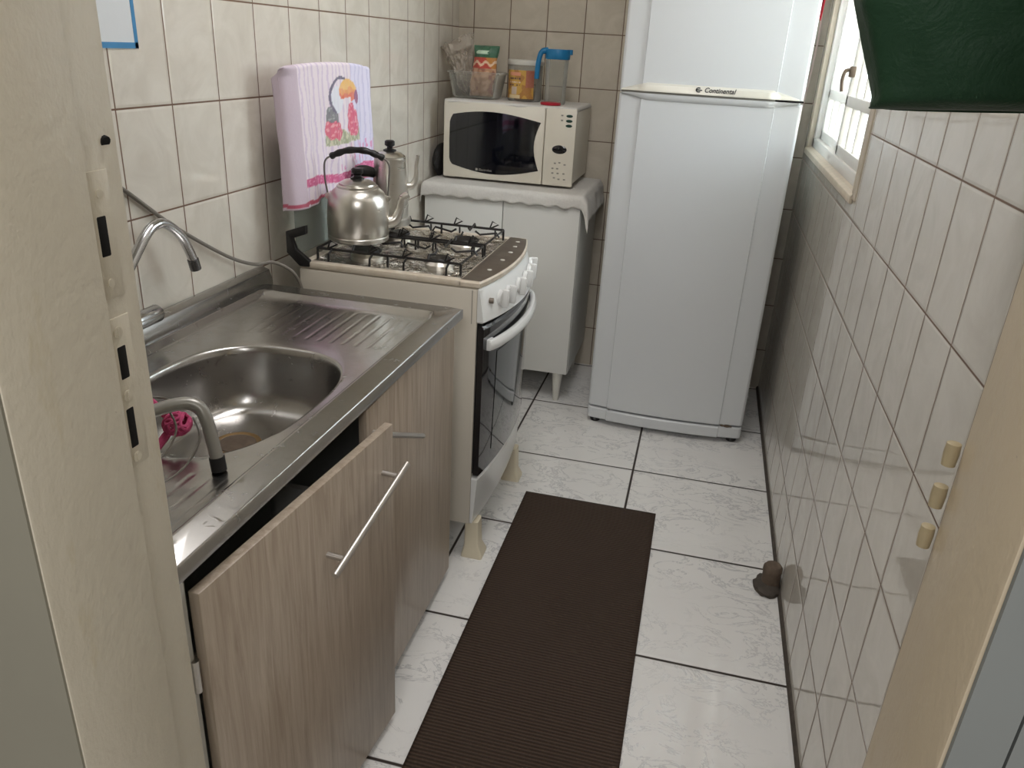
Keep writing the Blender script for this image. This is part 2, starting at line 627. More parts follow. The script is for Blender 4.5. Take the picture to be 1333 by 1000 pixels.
def put(name, mb, mat, parent=None, loc=None, label=None, cat=None, group=None, kind=None, smooth=True, angle=35, thick=0.0, subd=0, off=0.0):
    """link the mesh (given in world coordinates) as ONE object, under its parent"""
    base = BASE[parent.name] if parent else Vector(loc or (0, 0, 0))
    me = mb.mesh(name, base, smooth, angle)
    o = bpy.data.objects.new(name, me)
    me.materials.append(mat)
    COL.objects.link(o)
    if parent:
        o.parent = parent
    else:
        o.location = base
    BASE[o.name] = base
    if subd:
        md = o.modifiers.new('subd', 'SUBSURF')
        md.levels = md.render_levels = subd
    if thick:
        md = o.modifiers.new('thick', 'SOLIDIFY')
        md.thickness = thick
        md.offset = off
    for k, v in (('label', label), ('category', cat), ('group', group), ('kind', kind)):
        if v:
            o[k] = v
    return o


def thing(name, label, cat, loc, group=None, kind=None):
    o = bpy.data.objects.new(name, None)
    o.empty_display_size = 0.05
    o.location = loc
    COL.objects.link(o)
    BASE[o.name] = Vector(loc)
    for k, v in (('label', label), ('category', cat), ('group', group), ('kind', kind)):
        if v:
            o[k] = v
    return o


def text(name, body, size, mat, parent, mtx, ext=0.0004, shear=0.0, bold=0.0, label=None):
    c = bpy.data.curves.new(name, 'FONT')
    c.body = body
    c.size = size
    c.extrude = ext
    c.shear = shear
    c.offset = bold
    c.align_x = 'LEFT'
    tmp = bpy.data.objects.new('tmp', c)
    COL.objects.link(tmp)
    bpy.context.view_layer.update()
    dg = bpy.context.evaluated_depsgraph_get()
    me = bpy.data.meshes.new_from_object(tmp.evaluated_get(dg))
    bpy.data.objects.remove(tmp)
    bpy.data.curves.remove(c)
    me.transform(Matrix.Translation(-BASE[parent.name]) @ mtx)
    me.materials.clear()
    me.materials.append(mat)
    o = bpy.data.objects.new(name, me)
    COL.objects.link(o)
    o.parent = parent
    BASE[o.name] = BASE[parent.name]
    if label:
        o['label'] = label
    return o


def paint(o, fn):
    """store a printed design per vertex; fn gets the world position and the vertex index"""
    me = o.data
    at = me.color_attributes.new('print', 'FLOAT_COLOR', 'POINT')
    base = BASE[o.name]
    for i, v in enumerate(me.vertices):
        at.data[i].color = fn(v.co + base, i)


def sm(pts, n=6, closed=False):
    """smooth a control polyline (Catmull-Rom)"""
    P = [Vector(p) for p in pts]
    out = []
    N = len(P)
    for i in range(N if closed else N - 1):
        g = (lambda k: P[k % N]) if closed else (lambda k: P[max(0, min(N - 1, k))])
        p0, p1, p2, p3 = g(i - 1), g(i), g(i + 1), g(i + 2)
        for k in range(n):
            t = k / n
            out.append(0.5 * ((2 * p1) + (p2 - p0) * t + (2 * p0 - 5 * p1 + 4 * p2 - p3) * t * t + (3 * p1 - p0 - 3 * p2 + p3) * t ** 3))
    if not closed:
        out.append(P[-1])
    return out


# ------------------------------------------------------------------ the setting
XL, XR, YB, ZC = -1.045, 0.359, 3.316, 2.55
YF0, YF1 = 0.43, 0.60          # wall with the doorway the camera stands before
S = 'structure'
put('floor', MB().box(-1.6, 1.2, -2.2, YB + 0.15, -0.08, 0.0), M['floor'], kind=S, smooth=False)
put('ceiling', MB().box(-1.6, 1.2, -2.2, YB + 0.15, ZC, ZC + 0.1), M['ceiling_paint'], kind=S, smooth=False)
put('wall_left', MB().box(XL - 0.15, XL, YF0, YB + 0.15, 0, ZC), M['tile_left'], kind=S, smooth=False)
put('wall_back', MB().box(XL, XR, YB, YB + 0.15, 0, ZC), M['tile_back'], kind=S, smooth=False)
WY0, WY1, WZ0, WZ1 = 2.08, 3.20, 1.03, 1.95
w = MB()
w.box(XR, XR + 0.15, YF1, WY0, 0, ZC)
w.box(XR, XR + 0.15, WY1, YB + 0.15, 0, ZC)
w.box(XR, XR + 0.15, WY0, WY1, 0, WZ0)
w.box(XR, XR + 0.15, WY0, WY1, WZ1, ZC)
put('wall_right', w, M['tile_right'], kind=S, smooth=False)
# front wall around the doorway
DX0, DX1, DZ = -0.487, 0.2125, 2.1
w = MB()
w.box(-1.6, DX0 - 0.035, YF0 + 0.002, YF1, 0, ZC)
w.box(-1.6, DX0 - 0.002, YF0 - 0.002, YF0 + 0.002, 0, ZC)  # thin skin over the jamb front; its grey stands in for shade
put('wall_front_left', w, M['wall_paint'], kind=S, smooth=False)
w = MB()
w.box(DX1 + 0.037, 1.2, YF0 + 0.022, YF1, 0, ZC)
w.box(DX1 + 0.003, DX1 + 0.0355, YF0 + 0.018, YF0 + 0.022, 0, ZC)
w.box(DX1 + 0.0375, 1.2, YF0 + 0.018, YF0 + 0.022, 0, ZC)
put('wall_front_right', w, M['wall_paint_cool'], kind=S, smooth=False)
put('wall_front', MB().box(DX0 - 0.035, DX1 + 0.037, YF0 + 0.002, YF1, DZ + 0.035, ZC), M['wall_paint'], kind=S, smooth=False)
for nm, a in (('wall_room_left', (-1.7, -1.6, -2.3, YF1, 0, ZC)), ('wall_room_right', (1.2, 1.3, -2.3, YF1, 0, ZC)), ('wall_room_back', (-1.6, 1.2, -2.3, -2.2, 0, ZC))):
    put(nm, MB().box(*a), M['wall_paint'], kind=S, smooth=False)
put('ground', MB().box(XR + 0.15, 5.5, YF1 - 3, YB + 5, -0.3, -0.2), M['outdoor_wall'], kind=S, smooth=False)
put('wall_outside', MB().box(3.2, 3.35, YF1 - 3, YB + 5, -0.2, 1.3), M['outdoor_wall'], kind=S, smooth=False)

# door frame (no leaf): each jamb with its rebate
df = thing('door_1', 'cream painted door frame around the doorway in the foreground', None, (DX0, YF0, 0), kind=S)
lj = MB().prism([(DX0, YF0), (DX0, 0.551), (DX0 - 0.010, 0.551), (DX0 - 0.010, 0.603), (DX0 - 0.034, 0.603), (DX0 - 0.034, YF0)], 2, 0, DZ, bev=0.003)
ljo = put('jamb', lj, M['cream'], df, label='left jamb with strike holes')
rj = MB().prism([(DX1, 0.452), (DX1, 0.556), (DX1 + 0.010, 0.556), (DX1 + 0.010, 0.603), (DX1 + 0.036, 0.603), (DX1 + 0.036, 0.452)], 2, 0, DZ, bev=0.004)
rjo = put('jamb', rj, M['cream_old'], df, label='right jamb with hinge')
put('head_jamb', MB().box(DX0 - 0.034, DX1 + 0.036, YF0 + 0.005, 0.601, DZ, DZ + 0.034, 0.003), M['cream'], df)
# painted-over lock hardware in the left rebate
xr = DX0 - 0.010
sk = MB().box(xr - 0.002, xr + 0.0012, 0.556, 0.584, 1.094, 1.205, 0.0008)
sk.tube([(xr, 0.570, 1.186), (xr + 0.0025, 0.570, 1.186)], 0.004, 12)
sk.tube([(xr, 0.568, 1.108), (xr + 0.0025, 0.568, 1.108)], 0.004, 12)
put('strike_plate', sk, M['cream'], ljo)
put('strike_hole', MB().box(xr - 0.006, xr + 0.0016, 0.562, 0.575, 1.131, 1.168, 0.002), M['dark_void'], ljo, label='dark upper strike hole')  # solid dark block paints in the shade of the hole
sk = MB().box(xr - 0.002, xr + 0.0010, 0.553, 0.584, 0.925, 1.076, 0.0008)
for z in (1.062, 0.999, 0.934):
    sk.tube([(xr, 0.567, z), (xr + 0.002, 0.567, z)], 0.0055, 12)
    sk.box(xr, xr + 0.0026, 0.566, 0.568, z - 0.004, z + 0.004)
put('strike_plate', sk, M['cream'], ljo)
put('strike_hole', MB().box(xr - 0.006, xr + 0.0014, 0.561, 0.576, 1.014, 1.050, 0.003), M['dark_void'], ljo, label='dark middle strike hole')
put('strike_hole', MB().box(xr - 0.006, xr + 0.0014, 0.560, 0.574, 0.943, 0.988, 0.003), M['dark_void'], ljo, label='dark lower strike hole')
put('screw_hole', MB().tube([(xr - 0.004, 0.588, 1.228), (xr + 0.0008, 0.588, 1.226)], 0.0055, 12), M['dark_void'], ljo)  # dark plug in place of the hole's shade
for z in (1.046, 1.008, 0.970):
    put('hinge_knuckle', MB().lathe([(0, z - 0.011), (0.0052, z - 0.0105), (0.0058, z), (0.0054, z + 0.0085), (0.003, z + 0.0095), (0, z + 0.010)], (DX1 + 0.0055, 0.6085, 0), 16), M['hinge_paint'], rjo)

# window
wn = thing('window_1', 'white framed window with bright panes in right wall', None, (XR, WY0, WZ0), kind=S)
fx0, fx1 = XR + 0.014, XR + 0.062
fr = MB()
for (a, b, c, e) in ((WY0, WY0 + 0.035, WZ0, WZ1), (WY1 - 0.035, WY1, WZ0, WZ1), (WY0, WY1, WZ0, WZ0 + 0.035), (WY0, WY1, WZ1 - 0.035, WZ1)):
    fr.box(fx0, fx1, a, b, c, e, 0.003)
put('frame', fr, M['window_paint'], wn)
ym = (WY0 + WY1) / 2
for (a, b) in ((WY0 + 0.035, ym + 0.012), (ym - 0.012, WY1 - 0.035)):
    sash = MB()
    dx = 0.006 if a < ym - 0.1 else 0.018
    for (p, q, c, e) in ((a, a + 0.028, WZ0 + 0.035, WZ1 - 0.035), (b - 0.028, b, WZ0 + 0.035, WZ1 - 0.035), (a, b, WZ0 + 0.035, WZ0 + 0.065), (a, b, WZ1 - 0.065, WZ1 - 0.035), (a, b, 1.205, 1.235)):
        sash.box(fx0 + dx, fx0 + dx + 0.022, p, q, c, e, 0.002)
    for k in range(1, 4):
        y = a + (b - a) * k / 4
        sash.box(fx0 + dx + 0.004, fx0 + dx + 0.018, y - 0.005, y + 0.005, WZ0 + 0.05, WZ1 - 0.05, 0.002)
    so = put('sash', sash, M['window_paint'], wn)
    put('pane', MB().box(fx0 + dx + 0.022, fx0 + dx + 0.025, a + 0.01, b - 0.01, WZ0 + 0.05, WZ1 - 0.05), M['pane'], so, smooth=False)
lt = MB().box(fx0 - 0.006, fx0 + 0.010, 2.60, 2.625, 1.285, 1.315, 0.003)
lt.tube(sm([(fx0 - 0.004, 2.612, 1.305), (fx0 - 0.018, 2.61, 1.30), (fx0 - 0.022, 2.608, 1.275), (fx0 - 0.018, 2.606, 1.245)]), 0.005, 8)
put('latch', lt, M['rust'], wn)
put('sill', MB().prism([(XR - 0.009, WZ0 - 0.022), (XR - 0.009, WZ0 - 0.003), (fx0, WZ0 + 0.005), (fx0, WZ0 + 0.001), (XR - 0.0005, WZ0 + 0.001), (XR - 0.0005, WZ0 - 0.022)], 1, WY0 - 0.012, WY1 + 0.012, 0.002), M['sill_paint'], wn)
rv = MB()
rv.box(XR - 0.004, fx0 - 0.001, WY0 - 0.016, WY0 + 0.004, WZ0 + 0.002, WZ1 - 0.002, 0.002)
rv.box(XR - 0.004, fx0 - 0.001, WY1 - 0.004, WY1 + 0.016, WZ0 + 0.002, WZ1 - 0.002, 0.002)
rv.box(XR - 0.0035, XR + 0.001, WY1 + 0.004, WY1 + 0.05, WZ0 - 0.01, WZ1, 0.001)
rv.box(XR - 0.0035, XR + 0.001, WY0 - 0.05, WY0 - 0.004, WZ0 - 0.01, WZ1, 0.001)
put('casing', rv, M['sill_paint'], wn)
put('trim_1', MB().prism([(XR - 0.008, 0.0), (XR, 0.0), (XR, 0.010), (XR - 0.004, 0.008)], 1, YF1, YB), M['dirt'], kind=S, smooth=False)

# ------------------------------------------------------------------ fridge
FX0, FX1, FY = -0.308, 0.268, 2.727
fg = thing('refrigerator', 'tall white two-door refrigerator standing at the back right corner', 'refrigerator', (-0.02, 3.0, 0))
put('body', MB().box(FX0 + 0.004, FX1 - 0.004, FY + 0.045, YB - 0.02, 0.035, 1.665, 0.008), M['fridge_white'], fg)


def door_profile(x):
    """how far the bowed front stands out at x"""
    c0, c1 = -0.234, 0.184
    mid = (FX0 + FX1) / 2
    bow = 0.022 * (1 - ((x - mid) / ((FX1 - FX0) / 2)) ** 2)
    y = FY - bow
    if c0 < x < c1:
        y -= 0.007
    e = min(x - FX0, FX1 - x)
    if e < 0.014:
        y += 0.014 - math.sqrt(max(0, 0.014 ** 2 - (0.014 - e) ** 2))
    return y


def fridge_door(z0, z1):
    xs = []
    n = 60
    for i in range(n + 1):
        xs.append(FX0 + (FX1 - FX0) * i / n)
    for c in (-0.234, 0.184):
        xs += [c - 0.001, c + 0.001]
    for q in (0.001, 0.003, 0.006):
        xs += [FX0 + q, FX1 - q]
    xs = sorted(set(xs))
    loops = []
    for (z, ins) in ((z0, 0.006), (z0 + 0.002, 0.002), (z0 + 0.006, 0), (z1 - 0.006, 0), (z1 - 0.002, 0.002), (z1, 0.006)):
        loops.append([Vector((x, door_profile(x) + ins, z)) for x in xs] + [Vector((FX1, FY + 0.043, z)), Vector((FX0, FY + 0.043, z))])
    return MB().loft(loops, True, True)


put('freezer_door', fridge_door(1.200, 1.668), M['fridge_white'], fg, angle=12)
lower = put('door', fridge_door(0.072, 1.195), M['fridge_white'], fg, angle=12)
put('kick_strip', fridge_door(0.020, 0.066), M['fridge_white'], fg, angle=12)
# recessed handle moulding between the doors: a lens shape, thick in the middle
def lens(zb, up, out, name, mat, u0=0.0, u1=1.0, **k):
    mb, lp = MB(), []
    for i in range(41):
        u = u0 + (u1 - u0) * i / 40
        x = FX0 + 0.008 + (FX1 - FX0 - 0.022) * u
        hg_ = 0.004 + (abs(up) - 0.004) * min(1, math.sin(PI * u) * 2.2)
        hg_ = math.copysign(hg_, up)
        y = door_profile(x)
        lp.append([Vector((x, y - 0.002, zb + hg_)), Vector((x, y - out * 0.7, zb + hg_ * 0.75)), Vector((x, y - out, zb + hg_ * 0.2)),
                   Vector((x, y - out, zb)), Vector((x, y + 0.03, zb)), Vector((x, y + 0.03, zb + hg_))])
    mb.loft(lp, True, True)
    return put(name, mb, mat, fg, **k)


hmo = lens(1.207, 0.026, 0.016, 'handle_moulding', M['handle_silver'], label='silver lens-shaped handle moulding')
lens(1.2005, -0.020, 0.010, 'lower_moulding', M['fridge_white'])
gm_ = MB()
lp = []
for i in range(31):
    x = FX0 + 0.008 + (FX1 - FX0 - 0.012) * i / 30
    y = door_profile(x)
    lp.append([Vector((x, y - 0.005, 1.2068)), Vector((x, y - 0.005, 1.2008)), Vector((x, y + 0.02, 1.2008)), Vector((x, y + 0.02, 1.2068))])
gm_.loft(lp, True, True)
put('grip', gm_, M['grip_grey'], fg)
put('grip_end', MB().box(0.14, FX1 - 0.001, FY - 0.019, FY + 0.02, 1.2015, 1.2062, 0.001), M['dark_void'], fg, label='dark gap at the right end of the grip')  # solid dark strip along the right end
for x in (FX0 + 0.03, FX1 - 0.03):
    put('foot', MB().lathe([(0, 0), (0.018, 0), (0.02, 0.008), (0.014, 0.022), (0, 0.024)], (x, FY + 0.03, 0), 20), M['black_plastic'], fg)
    put('foot', MB().lathe([(0, 0), (0.018, 0), (0.02, 0.008), (0.014, 0.036), (0, 0.037)], (x, YB - 0.08, 0), 20), M['black_plastic'], fg)
for (x, z, q) in ((0.195, 0.071, 0.008), (0.212, 0.070, 0.012), (0.226, 0.069, 0.006), (-0.225, 0.070, 0.004)):
    put('rust_spot', MB().lathe([(0, -0.001), (q, -0.0006), (q * 0.7, 0.0008), (0, 0.001)], (x, door_profile(x) - 0.0005, z), 12, Matrix.Rotation(PI / 2, 4, 'X') @ Matrix.Scale(0.5, 4, (0, 1, 0))), M['rust'], lower)
# brand badge on the moulding
bx = -0.062
by = door_profile(0.0) - 0.0178
TM = Matrix.Translation((bx + 0.024, by + 0.0004, 1.2155)) @ Matrix.Rotation(PI / 2, 4, 'X')
text('badge_lettering', 'Continental', 0.0200, M['ink'], hmo, TM, shear=0.25, bold=0.0004)
em = MB()
em.tube([(bx + 0.007 + 0.0075 * math.cos(a), by + 0.0002, 1.2215 + 0.006 * math.sin(a)) for a in [0.9 + 4.6 * k / 20 for k in range(21)]], 0.0017, 8)
em.tube([(bx + 0.001, by + 0.0002, 1.222), (bx + 0.018, by + 0.0002, 1.2205)], 0.0015, 8)
put('badge_emblem', em, M['ink'], hmo)

# ------------------------------------------------------------------ white cabinet, its cloth, the microwave
CX0, CX1, CY, CZ0, CZ1 = -1.02, -0.418, 2.85, 0.125, 0.83
cb = thing('kitchen_cabinet', 'low white two-door cabinet on tapered legs under the microwave', 'cabinet', (-0.72, 3.07, 0))
put('carcass', MB().box(CX0, CX1, CY + 0.017, YB - 0.025, CZ0, CZ1, 0.003), M['white_melamine'], cb)
put('door', MB().box(CX0 + 0.001, -0.7125, CY, CY + 0.016, CZ0 + 0.002, CZ1 - 0.03, 0.002), M['white_melamine'], cb)
put('door', MB().box(-0.7095, CX1 - 0.002, CY, CY + 0.016, CZ0 + 0.002, CZ1 - 0.03, 0.002), M['white_melamine'], cb)
for (x, y) in ((CX0 + 0.05, CY + 0.03), (CX1 - 0.042, CY + 0.03), (CX0 + 0.05, YB - 0.06), (CX1 - 0.042, YB - 0.06)):
    put('leg', MB().lathe([(0, 0), (0.011, 0), (0.012, 0.004), (0.02, 0.11), (0.022, 0.126), (0, 0.127)], (x, y, 0), 20), M['white_plastic'], cb)


def cloth(x0, x1, y0, y1, z, dl, df, dr, seed, amp=0.006, n=90, scal=0.0):
    """cloth on a flat top with drops left, front and right"""
    rnd = Vector((seed * 3.1, seed * 1.7, 0))
    Wd = dl + (x1 - x0) + dr
    Dd = df + (y1 - y0)

    def fn(u, v):
        sx = u * Wd - dl
        sy = v * Dd - df
        k = noise.noise(Vector((sx * 14, sy * 14, 0)) + rnd)
        k2 = noise.noise(Vector((sx * 40, sy * 40, 4)) + rnd)
        ox = oz = oy = 0
        x = x0 + sx
        y = y0 + sy
        zz = z + 0.0012 + 0.001 * k
        if sx < 0:
            x = x0 - 0.003 - amp * (0.4 + 0.6 * abs(k)) * min(1, -sx / 0.02)
            zz -= -sx * (1 + 0.12 * k2)
        if sx > x1 - x0:
            q = sx - (x1 - x0)
            x = x1 + 0.003 + (amp * (0.6 + k) + 0.25 * q) * min(1, q / 0.02)
            zz -= q * (1 + 0.12 * k2)
        if sy < 0:
            q = -sy * (1 + 0.10 * math.sin(sx * 95) * scal)
            y = y0 - 0.004 - amp * (0.5 + 0.8 * k) * min(1, q / 0.02)
            zz -= q * (1 + 0.10 * k2)
        return Vector((x, y, zz))
    return MB().grid(n, n // 2, fn)


put('tablecloth', cloth(CX0 - 0.004, CX1 + 0.004, CY - 0.004, YB - 0.03, CZ1, 0.03, 0.046, 0.085, 2, 0.008, 120, 1.0), M['lace'], loc=(-0.72, 3.07, CZ1), label='white lace-edged cloth draped over the white cabinet under the microwave', cat='cloth', thick=0.0015, off=1, angle=80)

MX0, MX1, MY, MZ0, MZ1 = -0.982, -0.476, 2.95, 0.842, 1.122
mw = thing('microwave_oven', 'ivory microwave oven with curved dark door window on the white cabinet', 'microwave', (-0.72, 3.1, MZ0))
put('casing', MB().box(MX0, MX1, MY + 0.02, 3.285, MZ0 + 0.008, MZ1, 0.008), M['ivory_plastic'], mw)
for (x, y) in ((MX0 + 0.04, MY + 0.06), (MX1 - 0.04, MY + 0.06), (MX0 + 0.04, 3.25), (MX1 - 0.04, 3.25)):
    put('foot', MB().lathe([(0, MZ0 - 0.0085), (0.012, MZ0 - 0.0085), (0.012, MZ0 + 0.009), (0, MZ0 + 0.009)], (x, y, 0), 14), M['black_rubber'], mw)
XS = -0.592
cpl = put('control_panel', MB().box(XS + 0.001, MX1, MY, MY + 0.022, MZ0, MZ1 - 0.001, 0.005), M['ivory_plastic'], mw)
dr = put('door', MB().box(MX0, XS - 0.001, MY, MY + 0.022, MZ0, MZ1 - 0.001, 0.005), M['ivory_plastic'], mw)


def win_outline():
    L, Rr = -0.957, -0.607
    pts = []
    # bottom edge: sags left of the middle, right end swells; top likewise arched
    for i in range(25):
        u = i / 24
        x = L + 0.012 + (Rr - L - 0.012) * u
        pts.append((x, 0.893 - 0.028 * math.sin(PI * min(1, u * 0.96 + 0.04)) ** 1.0 - 0.002 * u))
    for i in range(1, 10):
        v = i / 10
        pts.append((Rr - 0.022 * math.sin(PI * v), 0.891 + (1.066 - 0.891) * v))
    for i in range(25):
        u = 1 - i / 24
        x = L + 0.012 + (Rr - L - 0.012) * u
        pts.append((x, 1.064 + 0.027 * math.sin(PI * min(1, u * 0.9 + 0.1)) * (1 - 0.2 * u)))
    for (x, z) in ((L + 0.004, 1.058), (L, 1.045), (L - 0.001, 0.98), (L, 0.912), (L + 0.004, 0.899)):
        pts.append((x, z))
    return pts


put('door_window', MB().prism(win_outline(), 1, MY - 0.0022, MY + 0.002, 0.001, 1), M['black_glass'], dr)
text('door_lettering', 'Electrolux', 0.0125, M['grey_print'], dr, Matrix.Translation((-0.838, MY - 0.0026, 0.8735)) @ Matrix.Rotation(PI / 2, 4, 'X'))
put('door_emblem', MB().box(-0.851, -0.842, MY - 0.003, MY - 0.001, 0.8735, 0.8825, 0.001), M['grey_print'], dr)
dp = MB().lathe([(0, -0.002), (0.0275, -0.002), (0.0275, 0.001), (0.024, 0.0022), (0, 0.0022)], (-0.532, MY, 0.975), 36, Matrix.Rotation(PI / 2, 4, 'X') @ Matrix.Scale(0.56, 4, (0, 1, 0)))
put('display', dp, M['black_glass'], mw)
for z in (1.094, 1.077, 1.060):
    put('button', MB().lathe([(0, -0.002), (0.012, -0.002), (0.012, 0.001), (0.009, 0.0025), (0, 0.0025)], (-0.503, MY, z), 24, Matrix.Rotation(PI / 2, 4, 'X') @ Matrix.Scale(0.42, 4, (0, 1, 0))), M['green_button'], mw)
for (x, z) in ((-0.545, 0.925), (-0.528, 0.928), (-0.508, 0.922), (-0.553, 0.906), (-0.535, 0.906), (-0.552, 0.889), (-0.532, 0.889), (-0.510, 0.889), (-0.545, 0.872), (-0.527, 0.868), (-0.506, 0.868), (-0.530, 1.095), (-0.530, 1.078)):
    put('key', MB().box(x - 0.004, x + 0.004, MY - 0.0012, MY + 0.001, z - 0.0025, z + 0.0025, 0.0005, 1), M['grey_print'], cpl)

# runner on the microwave and the things standing on it
MT = MZ1
put('lace_runner', cloth(MX0 + 0.006, MX1 - 0.006, MY + 0.006, 3.28, MT, 0.012, 0.010, 0.014, 5, 0.004, 90, 1.0), M['lace'], loc=(-0.72, 3.1, MT), label='thin white lace runner lying on top of the microwave', cat='cloth', thick=0.001, off=1, angle=80)
ZT = MT + 0.003


def rrect(cx, cy, hx, hy, rad, z, n=6):
    out = []
    for (sx, sy, a0) in ((1, 1, 0), (-1, 1, PI / 2), (-1, -1, PI), (1, -1, 1.5 * PI)):
        for k in range(n + 1):
            a = a0 + PI / 2 * k / n
            out.append(Vector((cx + sx * (hx - rad) + rad * math.cos(a), cy + sy * (hy - rad) + rad * math.sin(a), z)))
    return out


tc = (-0.893, 3.085)
tb = MB().loft([rrect(*tc, 0.02, 0.02, 0.015, ZT + 0.003), rrect(*tc, 0.078, 0.058, 0.018, ZT + 0.003), rrect(*tc, 0.084, 0.064, 0.022, ZT + 0.010), rrect(*tc, 0.098, 0.076, 0.026, ZT + 0.088), rrect(*tc, 0.105, 0.083, 0.03, ZT + 0.089), rrect(*tc, 0.105, 0.083, 0.03, ZT + 0.095), rrect(*tc, 0.099, 0.077, 0.028, ZT + 0.096)], True, False)
put('plastic_tub', tb, M['clear'], loc=(*tc, ZT), label='open clear plastic tub holding bags, left on top of the microwave', cat='tub', thick=0.0012)


def lump(c, sx, sy, sz, seed, amp, sub=4, crease=9, tilt=None):
    t = bmesh.new()
    bmesh.ops.create_icosphere(t, subdivisions=sub, radius=1)
    for v in t.verts:
        p = v.co.copy()
        k = noise.noise(p * 2.1 + Vector((seed, 0, 0)))
        k2 = abs(noise.noise(p * crease * 0.5 + Vector((0, seed, 0))))
        v.co = Vector((p.x * sx, p.y * sy, p.z * sz)) * (1 + amp * k * 1.4 + amp * (0.5 - k2) * 1.5)
    if tilt:
        t.transform(tilt)
    t.transform(Matrix.Translation(Vector(c)))
    mb = MB()
    mb._merge(t)
    return mb


# open crumpled clear bag leaning left out of the tub
def bag(u, v):
    a = 2 * PI * u
    k = noise.noise(Vector((math.cos(a) * 2.2, math.sin(a) * 2.2, v * 4)))
    k2 = noise.noise(Vector((math.cos(a) * 6, math.sin(a) * 6, v * 9 + 3)))
    rx = 0.033 + 0.028 * v + 0.014 * k + 0.008 * k2
    ry = 0.034 + 0.008 * v + 0.012 * k2
    if v < 0.12:
        rx *= math.sqrt(v / 0.12) * 0.98 + 0.02
        ry *= math.sqrt(v / 0.12) * 0.98 + 0.02
    return Vector((-0.932 - 0.050 * v ** 1.3 + rx * math.cos(a) * (1 if math.cos(a) < 0 else 0.9), 3.100 + ry * math.sin(a), ZT + 0.012 + 0.19 * v + 0.016 * k + 0.028 * math.cos(a) * v ** 2))


put('plastic_bag', MB().grid(64, 40, bag, True), M['bag_film'], loc=(-0.93, 3.085, ZT + 0.012), label='crumpled clear plastic bag standing in the tub on the microwave', cat='bag', thick=0.0006, angle=30)


def pk(u, v):
    a = 2 * PI * u
    z = v
    fl = min(1, (1 - v) / 0.14, v / 0.1 + 0.15)
    k = noise.noise(Vector((math.cos(a) * 1.8 + 5, math.sin(a) * 1.8, v * 3.5)))
    return Vector((-0.858 + 0.046 * math.cos(a) + 0.006 * k - 0.004 + 0.02 * (v - 0.5), 3.060 + (0.004 + 0.022 * math.sqrt(max(0, fl))) * math.sin(a) + 0.006 * k, ZT + 0.010 + 0.178 * z))


pko = put('snack_packet', MB().grid(72, 90, pk, True), M['printed'], loc=(-0.858, 3.07, ZT + 0.01), label='orange and red snack packet with green top in the tub', cat='packet', thick=0.0006, angle=60)


def pk_print(p, i):
    v = (p.z - ZT - 0.010) / 0.178
    x = (p.x + 0.858) / 0.05
    if v > 0.77:
        if abs(v - 0.87) < 0.035 and abs(x + 0.1 + 0.08 * math.sin(v * 60)) < 0.45:
            return lin((190, 214, 190))
        return lin((20, 92, 58))
    if v > 0.56:
        s = math.sin(x * 9) * 0.035 + 0.655
        if abs(v - s) < 0.028:
            return lin((232, 200, 170))
        return lin((190, 52, 26)) if x + (v - 0.6) * 2 < 0.5 else lin((196, 128, 40))
    k = noise.noise(p * 55)
    return lin((212, 170, 140)) if k > 0.1 else lin((186, 140, 104)) if k > -0.2 else lin((150, 92, 70))


paint(pko, pk_print)

cn = (-0.717, 3.13)
cano = thing('plastic_canister', 'clear round canister with white lid and yellow label on microwave', 'canister', (*cn, ZT))
put('jar', MB().lathe([(0, ZT), (0.060, ZT), (0.064, ZT + 0.006), (0.066, ZT + 0.125), (0.064, ZT + 0.13)], (*cn, 0), 48), M['clear'], cano, thick=0.0012)
put('lid', MB().lathe([(0, ZT + 0.128), (0.069, ZT + 0.128), (0.070, ZT + 0.131), (0.070, ZT + 0.142), (0.067, ZT + 0.146), (0, ZT + 0.146)], (*cn, 0), 48), M['white_plastic'], cano)


def lab(u, v):
    a = -PI / 2 - 1.0 + 1.75 * u
    return Vector((cn[0] + 0.0672 * math.cos(a), cn[1] + 0.0672 * math.sin(a), ZT + 0.010 + 0.100 * v))


lo = put('label', MB().grid(60, 60, lab), M['printed'], cano)


def lab_print(p, i):
    a = math.atan2(p.y - cn[1], p.x - cn[0])
    u = (a + PI / 2 + 1.0) / 1.75
    v = (p.z - ZT - 0.010) / 0.1
    if 0.12 < u < 0.55:
        if 0.80 < v < 0.93:
            return lin((222, 150, 120))
        for (z0, h) in ((0.70, 0.035), (0.58, 0.03), (0.48, 0.025)):
            if abs(v - z0) < h and noise.noise(Vector((u * 30, z0 * 9, 0))) > -0.15:
                return lin((90, 50, 44)) if z0 != 0.58 else lin((226, 206, 190))
        if v < 0.12:
            return lin((226, 206, 160))
        if 0.15 < v < 0.42 and abs(u - 0.33) < 0.1:
            return lin((206, 186, 168))
    k = noise.noise(p * 40)
    if u > 0.72 and v > 0.4:
        return lin((170, 96, 70))
    return lin((204, 158, 56)) if k > -0.1 else lin((176, 120, 40))


paint(lo, lab_print)
put('contents', MB().lathe([(0, ZT + 0.002), (0.061, ZT + 0.003), (0.0625, ZT + 0.03), (0.05, ZT + 0.036), (0, ZT + 0.04)], (*cn, 0), 32), plain('brown_grain', (120, 92, 62), 0.9, nscale=120, bump=0.5), cano)

